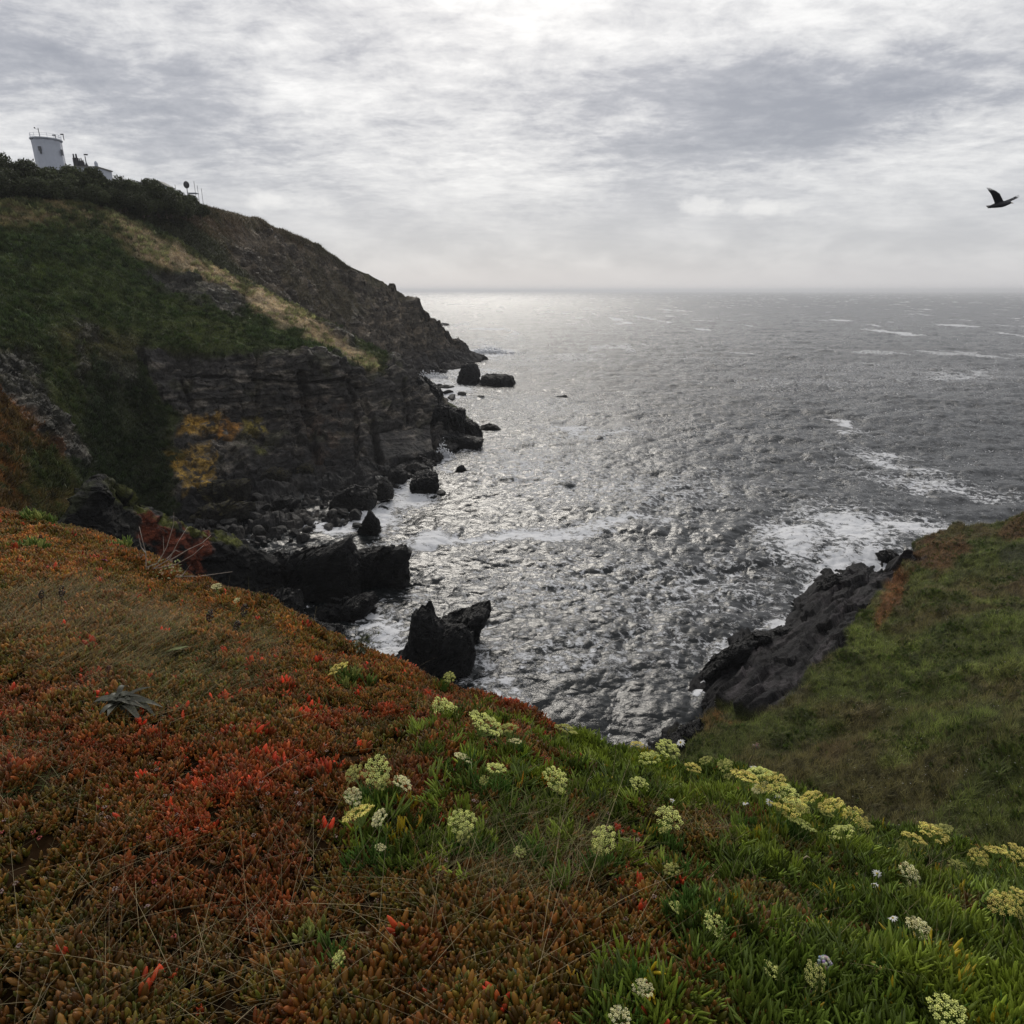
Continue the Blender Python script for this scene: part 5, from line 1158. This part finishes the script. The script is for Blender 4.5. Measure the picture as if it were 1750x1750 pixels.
mb.build('leaves', M_leaf, r_)
for (px_, py_, lb, n_, k_) in ((60, 945, 'bright green samphire clump in the golden leaves at far left', 10, 1.5), (55, 893, 'pale flowered leafy clump on the skyline at far left', 8, 1.6), (85, 897, 'grey green leafy clump on the skyline right of the pale one', 7, 1.4), (203, 938, 'small blue green leafy clump on the bank edge before the spur', 5, 1.3),
                          (600, 1172, 'lime green leafy clump beside the drooping straw coloured head', 6, 1.1), (562, 1640, 'pair of dark green curved leaves in the brown carpet', 2, 1.0)):
    r_, g0 = plant('leafy_clump', px_, py_, lb, 'plant'); rs = random.Random(px_); fo = MB()
    for q in range(n_):
        tmb = tuft(rs.randrange(999), 9, .06 * k_, .003 * k_, (.13, .20, .04) if q % 3 else (.30, .33, .09)); ox, oy = rs.gauss(0, .035 * k_), rs.gauss(0, .03); fo.add([(v_[0] + ox, v_[1] + oy, v_[2] + .01) for v_ in tmb.v], tmb.f); fo.c += tmb.c
    fo.build('foliage', M_leaf, r_, True)

# ------------------------------------------------------------------ on the headland: shrubs, tower, buildings, dish
def crown_mesh(seed):
    rg_ = np.random.default_rng(seed); lob = [(rg_.normal(0, .30, 3) * C_(1, 1, .55) + C_(0, 0, .1), rg_.uniform(.28, .5)) for _ in range(11)]
    P_ = []; C0 = []
    for cc_, r_ in lob:
        n_ = int(1500 * r_ * r_ / .2); v_ = rg_.normal(size=(n_, 3)); v_ /= np.linalg.norm(v_, axis=1, keepdims=True)
        P_.append(cc_ + v_ * r_ * (rg_.random((n_, 1)) ** .25 + rg_.normal(0, .07, (n_, 1)))); C0.append(np.full(n_, rg_.uniform(.6, 1.4)))
    P_ = np.concatenate(P_); C0 = np.concatenate(C0); n_ = len(P_)
    a = rg_.normal(size=(n_, 3)); a /= np.linalg.norm(a, axis=1, keepdims=True); b = np.cross(a, rg_.normal(size=(n_, 3))); b /= np.linalg.norm(b, axis=1, keepdims=True)
    s = rg_.uniform(.018, .045, (n_, 1)); V = np.stack([P_ - a * s * 1.6, P_ - b * s * .7, P_ + a * s * 1.6, P_ + b * s * .7], 1).reshape(-1, 3)
    k_ = (C0 * rg_.uniform(.5, 1.5, n_))[:, None]; cc = np.clip(C_(.046, .056, .022) * k_, 0, 1)
    return raw_mesh('crown', V, np.arange(n_ * 4).reshape(-1, 4), M_crown, False, {'Col': np.repeat(cc, 4, 0)})
CR = [crown_mesh(s) for s in range(5)]
tb = MB(); tb.tube([(0, 0, -.9), (.03, 0, -.4), (0, .02, .1)], [.07, .05, .03], 7); tb.tube([(.02, 0, -.45), (.25, .05, 0), (.35, .05, .2)], [.04, .025, .012], 6); tb.tube([(.02, 0, -.4), (-.2, .05, -.05), (-.33, .1, .15)], [.035, .025, .012], 6)
TRK = tb.mesh('trunk', M_bark)
BUSH = [(-45, 262, 340, 172), (-10, 264, 338, 172), (22, 272, 338, 174), (50, 279, 338, 176), (78, 287, 340, 178), (104, 286, 340, 179), (130, 288, 344, 181), (152, 290, 348, 182), (172, 294, 350, 183), (192, 303, 356, 185), (212, 309, 358, 188), (232, 312, 360, 191),
        (252, 312, 364, 194), (272, 313, 366, 198), (292, 318, 367, 203), (312, 325, 368, 208), (330, 336, 370, 214), (343, 346, 372, 218), (20, 292, 345, 165), (70, 300, 345, 168), (120, 306, 350, 172), (165, 318, 355, 176), (205, 326, 362, 180), (245, 330, 368, 186), (285, 336, 370, 194), (318, 342, 372, 204), (-20, 290, 345, 163)]
rs = random.Random(31)
for q, (bx, t_, b_, Yq) in enumerate(BUSH):
    a = P(bx, b_, Yq); top_ = P(bx, t_, Yq); H = top_[2] - a[2]
    r_ = empty('shrub', (a[0], a[1], a[2]), rs.random() * 6.28); tag(r_, 'dense dark evergreen shrub in the windblown row on the headland top', 'shrub', 'evergreen shrubs along the headland top')
    if q == 17: r_['label'] = 'lowest dark shrub at the right-hand end of the headland row'; 
    for me_, nm in ((CR[q % 5], 'crown'), (TRK, 'trunk')):
        o = bpy.data.objects.new(nm, me_); COL.objects.link(o); o.parent = r_; o.location = (0, 0, H * .42); o.scale = (H * .8, H * .8, H * .80 if nm == 'crown' else H * .6)
# white tower
Yt = 205; top_ = P(79, 240, Yt); dep = proj(top_)[2]; R_ = 22.5 * T / 875 * dep; zt = top_[2]; zb = P(79, 305, Yt)[2]
tw = empty('white_tower', (top_[0], top_[1], zb)); tag(tw, 'round white tower with railed flat roof rising behind the dark shrubs', 'tower'); H = zt - zb
mb = MB(); mb.lathe(0, 0, [(R_ * 1.0, -3), (R_ * .98, H * .72), (R_ * .98, H * .86), (R_ * .99, H * .9), (R_ * .99, H)], 10); mb.build('wall', M_white, tw)
mb = MB(); mb.lathe(0, 0, [(R_ * 1.03, H - .12), (R_ * 1.07, H + .0), (R_ * 1.07, H + .25), (R_ * .98, H + .26)], 20); mb.build('parapet', M_white, tw)
mb = MB()
for q in range(14):
    a_ = q * 2 * math.pi / 14; mb.tube([(R_ * math.cos(a_), R_ * math.sin(a_), H + .2), (R_ * math.cos(a_), R_ * math.sin(a_), H + 1.35)], .045, 4)
for hh_ in (.8, 1.3): mb.tube([(R_ * math.cos(a_), R_ * math.sin(a_), H + hh_) for a_ in np.linspace(0, 2 * math.pi, 29)], .028, 4)
mb.build('railing', M_white, tw)
def onwall(px_, py_): q = P(px_, py_, Yt - R_ * .9); return q[0] - top_[0], q[2] - zb
x_, z_ = onwall(69, 254); yy = -math.sqrt(max(.1, (R_ * .97) ** 2 - x_ * x_)) - .02
mb = MB(); mb.box(x_, yy, z_, .75, .25, 1.1, math.atan2(x_, R_)); mb.box(x_ + .1, yy - .02, z_ - .95, .35, .25, .7, math.atan2(x_, R_)); mb.build('window', M_glass, tw)
x_, z_ = onwall(94, 257); yy = -math.sqrt(max(.1, (R_ * .97) ** 2 - x_ * x_)); mb = MB(); mb.box(x_, yy, z_, .7, .12, 1.5, math.atan2(x_, -yy)); mb.build('window', M_glass, tw)
x0_ = onwall(56, 240)[0]
mb = MB(); mb.tube([(x0_, 0, H), (x0_, 0, H + 3.1)], .09, 5); mb.tube([(x0_, 0, H + 2.6), (x0_ - .9, 0, H + 3.0)], .04, 4); mb.ico((x0_ - .95, 0, H + 3.1), .22); mb.build('mast', M_dark, tw)
for xx, hh_ in ((onwall(83, 240)[0], 1.3), (onwall(97, 240)[0], 1.5)):
    mb = MB(); mb.tube([(xx, 0, H), (xx, 0, H + hh_)], .10, 5); mb.box(xx - .3, 0, H + hh_, .8, .3, .25); mb.build('instrument', M_dark, tw)
# flat building with chimney pots
Yb = 200; a = P(110, 287, Yb); b = P(168, 291, Yb); zt = P(140, 284, Yb)[2]
fb = empty('white_building', ((a[0] + b[0]) / 2, Yb, zt - 6)); tag(fb, 'low white flat roofed building with dark chimneys beside the tower', 'building'); wd = b[0] - a[0]
mb = MB(); mb.box(0, 3, 2.6, wd, 7, 6.0); mb.build('wall', M_white, fb); mb = MB(); mb.box(0, 3, 5.75, wd + .5, 7.5, .3); mb.build('roof', M_roof, fb)
mb = MB(); mb.lathe(wd / 2 - .3, 0, [(.45, 5.9), (.45, 6.8), (.2, 7.2), (.05, 7.3)], 8); mb.build('finial', M_white, fb)
cx_ = fb.location[0]
for px_, w_, hh_ in ((123.5, .7, 3.3), (128, .8, 3.3), (132.5, .5, 2.2), (135.5, .5, 2.3), (138.3, .5, 1.8)):
    x_ = P(px_, 275, Yb)[0] - cx_; mb = MB(); mb.lathe(x_, 1, [(w_ * .6, 5.9), (w_ * .55, 5.9 + hh_ * .65), (w_ * .62, 5.9 + hh_ * .68), (w_ * .3, 5.9 + hh_ * .72), (w_ * .25, 5.9 + hh_)], 8); mb.build('chimney', M_dark, fb)
x_ = P(143, 275, Yb)[0] - cx_; mb = MB(); mb.tube([(x_, 1, 5.9), (x_, 1, 8.6)], .12, 5); mb.box(x_ + .3, 1, 9.0, 1.1, .08, .35); mb.lathe(x_, 1, [(.6, 5.9), (.15, 7.0), (.1, 7.1)], 6); mb.build('weather_vane', M_dark, fb)
# gabled hut roof
a = P(272, 309, 206); ht = empty('gabled_hut', (a[0], a[1], a[2] - 3)); tag(ht, 'small hut with a pale pitched roof peeping over the shrubs', 'hut')
mb = MB(); mb.add([(-3, -2, 1.4), (0, -2, 3), (3, -2, 1.4), (-3, 3, 1.4), (0, 3, 3), (3, 3, 1.4), (-3, -2, 1.2), (3, -2, 1.2), (-3, 3, 1.2), (3, 3, 1.2)], [(0, 1, 4, 3), (1, 2, 5, 4), (0, 6, 7, 2, 1), (3, 4, 5, 9, 8), (0, 3, 8, 6), (2, 7, 9, 5), (6, 8, 9, 7)]); mb.build('roof', M_roof, ht)
mb = MB(); mb.box(0, .5, -.4, 5, 4.2, 3.1); mb.build('wall', M_white, ht)
# dish on platform
Yd = 212; a = P(320, 326, Yd); ds_ = empty('radar_dish', (a[0], a[1], a[2] - 4)); tag(ds_, 'dark round dish on a post at the end of the shrub row', 'dish')
mb = MB(); mb.lathe(0, 0, [(.15, 0), (.12, 4.6)], 6); mb.build('post', M_dark, ds_)
mb = MB(); prof = [(.01, .35), (.5, .30), (.85, .12), (1.02, 0), (.85, -.05), (.01, .1)]; mb.lathe(0, 0, [(r0_, z0_) for r0_, z0_ in prof], 20); o = mb.build('dish', M_dark, ds_, True); o.location = (0, 0, 5.6); o.rotation_euler = (R(82), 0, R(18)); o.scale = (.8, 1.0, 1.0)
mb = MB(); mb.box(1.6, 0, 3.3, 2.6, 2, .2); mb.build('platform', M_white, ds_)
for xx, hh_ in ((-3.4, 5.6), (2.3, 6.6), (3.1, 5.4), (4.2, 4.6)):
    mb = MB(); mb.tube([(xx, 0, 0), (xx + .05, 0, hh_)], .06, 4); mb.build('aerial', M_dark, ds_)

# ------------------------------------------------------------------ gull
gx = lambda x, y: (1550 + x / 8.75, 250 + y / 8.75)
YG = 15.0; gc = P(*gx(1400, 860), YG); gb = MB()
def GP(x, y, dy=0.0): return Vector(P(*gx(x, y), YG + dy)) - Vector(gc)
gb.tube([GP(1215, 915), GP(1245, 903), GP(1300, 890), GP(1360, 875), GP(1420, 865), GP(1470, 856), GP(1510, 848), GP(1535, 845), GP(1555, 846)], [.018, .028, .045, .058, .064, .056, .042, .034, .016], 10)
def wing(lead, trail, dys, th):
    n_ = len(lead); V = []
    for i in range(n_):
        for (x, y) in (lead[i], trail[i]):
            q = GP(x, y, dys[i]); V += [q + Vector((0, 0, th * (1 - .7 * i / n_))), q - Vector((0, 0, th * (1 - .7 * i / n_)))]
    F = []
    for i in range(n_ - 1):
        a = i * 4; b = a + 4; F += [(a, b, b + 2, a + 2), (a + 1, a + 3, b + 3, b + 1), (a, a + 1, b + 1, b), (a + 2, b + 2, b + 3, a + 3)]
    F += [(0, 2, 3, 1), ((n_ - 1) * 4, (n_ - 1) * 4 + 1, (n_ - 1) * 4 + 3, (n_ - 1) * 4 + 2)]; gb.add(V, F)
wing([(1440, 850), (1440, 815), (1410, 755), (1388, 708), (1330, 665), (1250, 625), (1190, 585), (1172, 576)], [(1315, 880), (1310, 845), (1285, 775), (1268, 735), (1250, 705), (1212, 660), (1180, 615), (1170, 590)], [0, -.04, -.12, -.18, -.24, -.32, -.38, -.4], .012)
wing([(1505, 850), (1470, 815), (1545, 785), (1610, 750), (1660, 725), (1692, 716)], [(1420, 860), (1530, 835), (1570, 812), (1625, 790), (1670, 772), (1690, 745)], [0, .06, .18, .3, .42, .5], .012)
gb.add([GP(1250, 885) + Vector((0, 0, .008)), GP(1250, 925) - Vector((0, 0, .006)), GP(1170, 888, .08), GP(1205, 938, -.05), GP(1215, 905, .06) + Vector((0, 0, .01)), GP(1215, 925, -.03)], [(0, 2, 3), (0, 3, 1), (0, 1, 3), (0, 4, 2), (2, 4, 5, 3), (4, 0, 5), (0, 1, 5)])
gull = empty('gull', tuple(gc)); tag(gull, 'dark gull gliding over the sea at the upper right with raised wings', 'gull')
o = gb.build('body', M_gull, gull, True); rm = o.modifiers.new('skin', 'REMESH'); rm.mode = 'VOXEL'; rm.voxel_size = .007; rm.use_smooth_shade = True
mb = MB(); mb.tube([GP(1550, 846), GP(1575, 848), GP(1592, 853)], [.012, .009, .003], 6); mb.build('beak', simple('beak', (.30, .22, .08), .4, .2), gull)
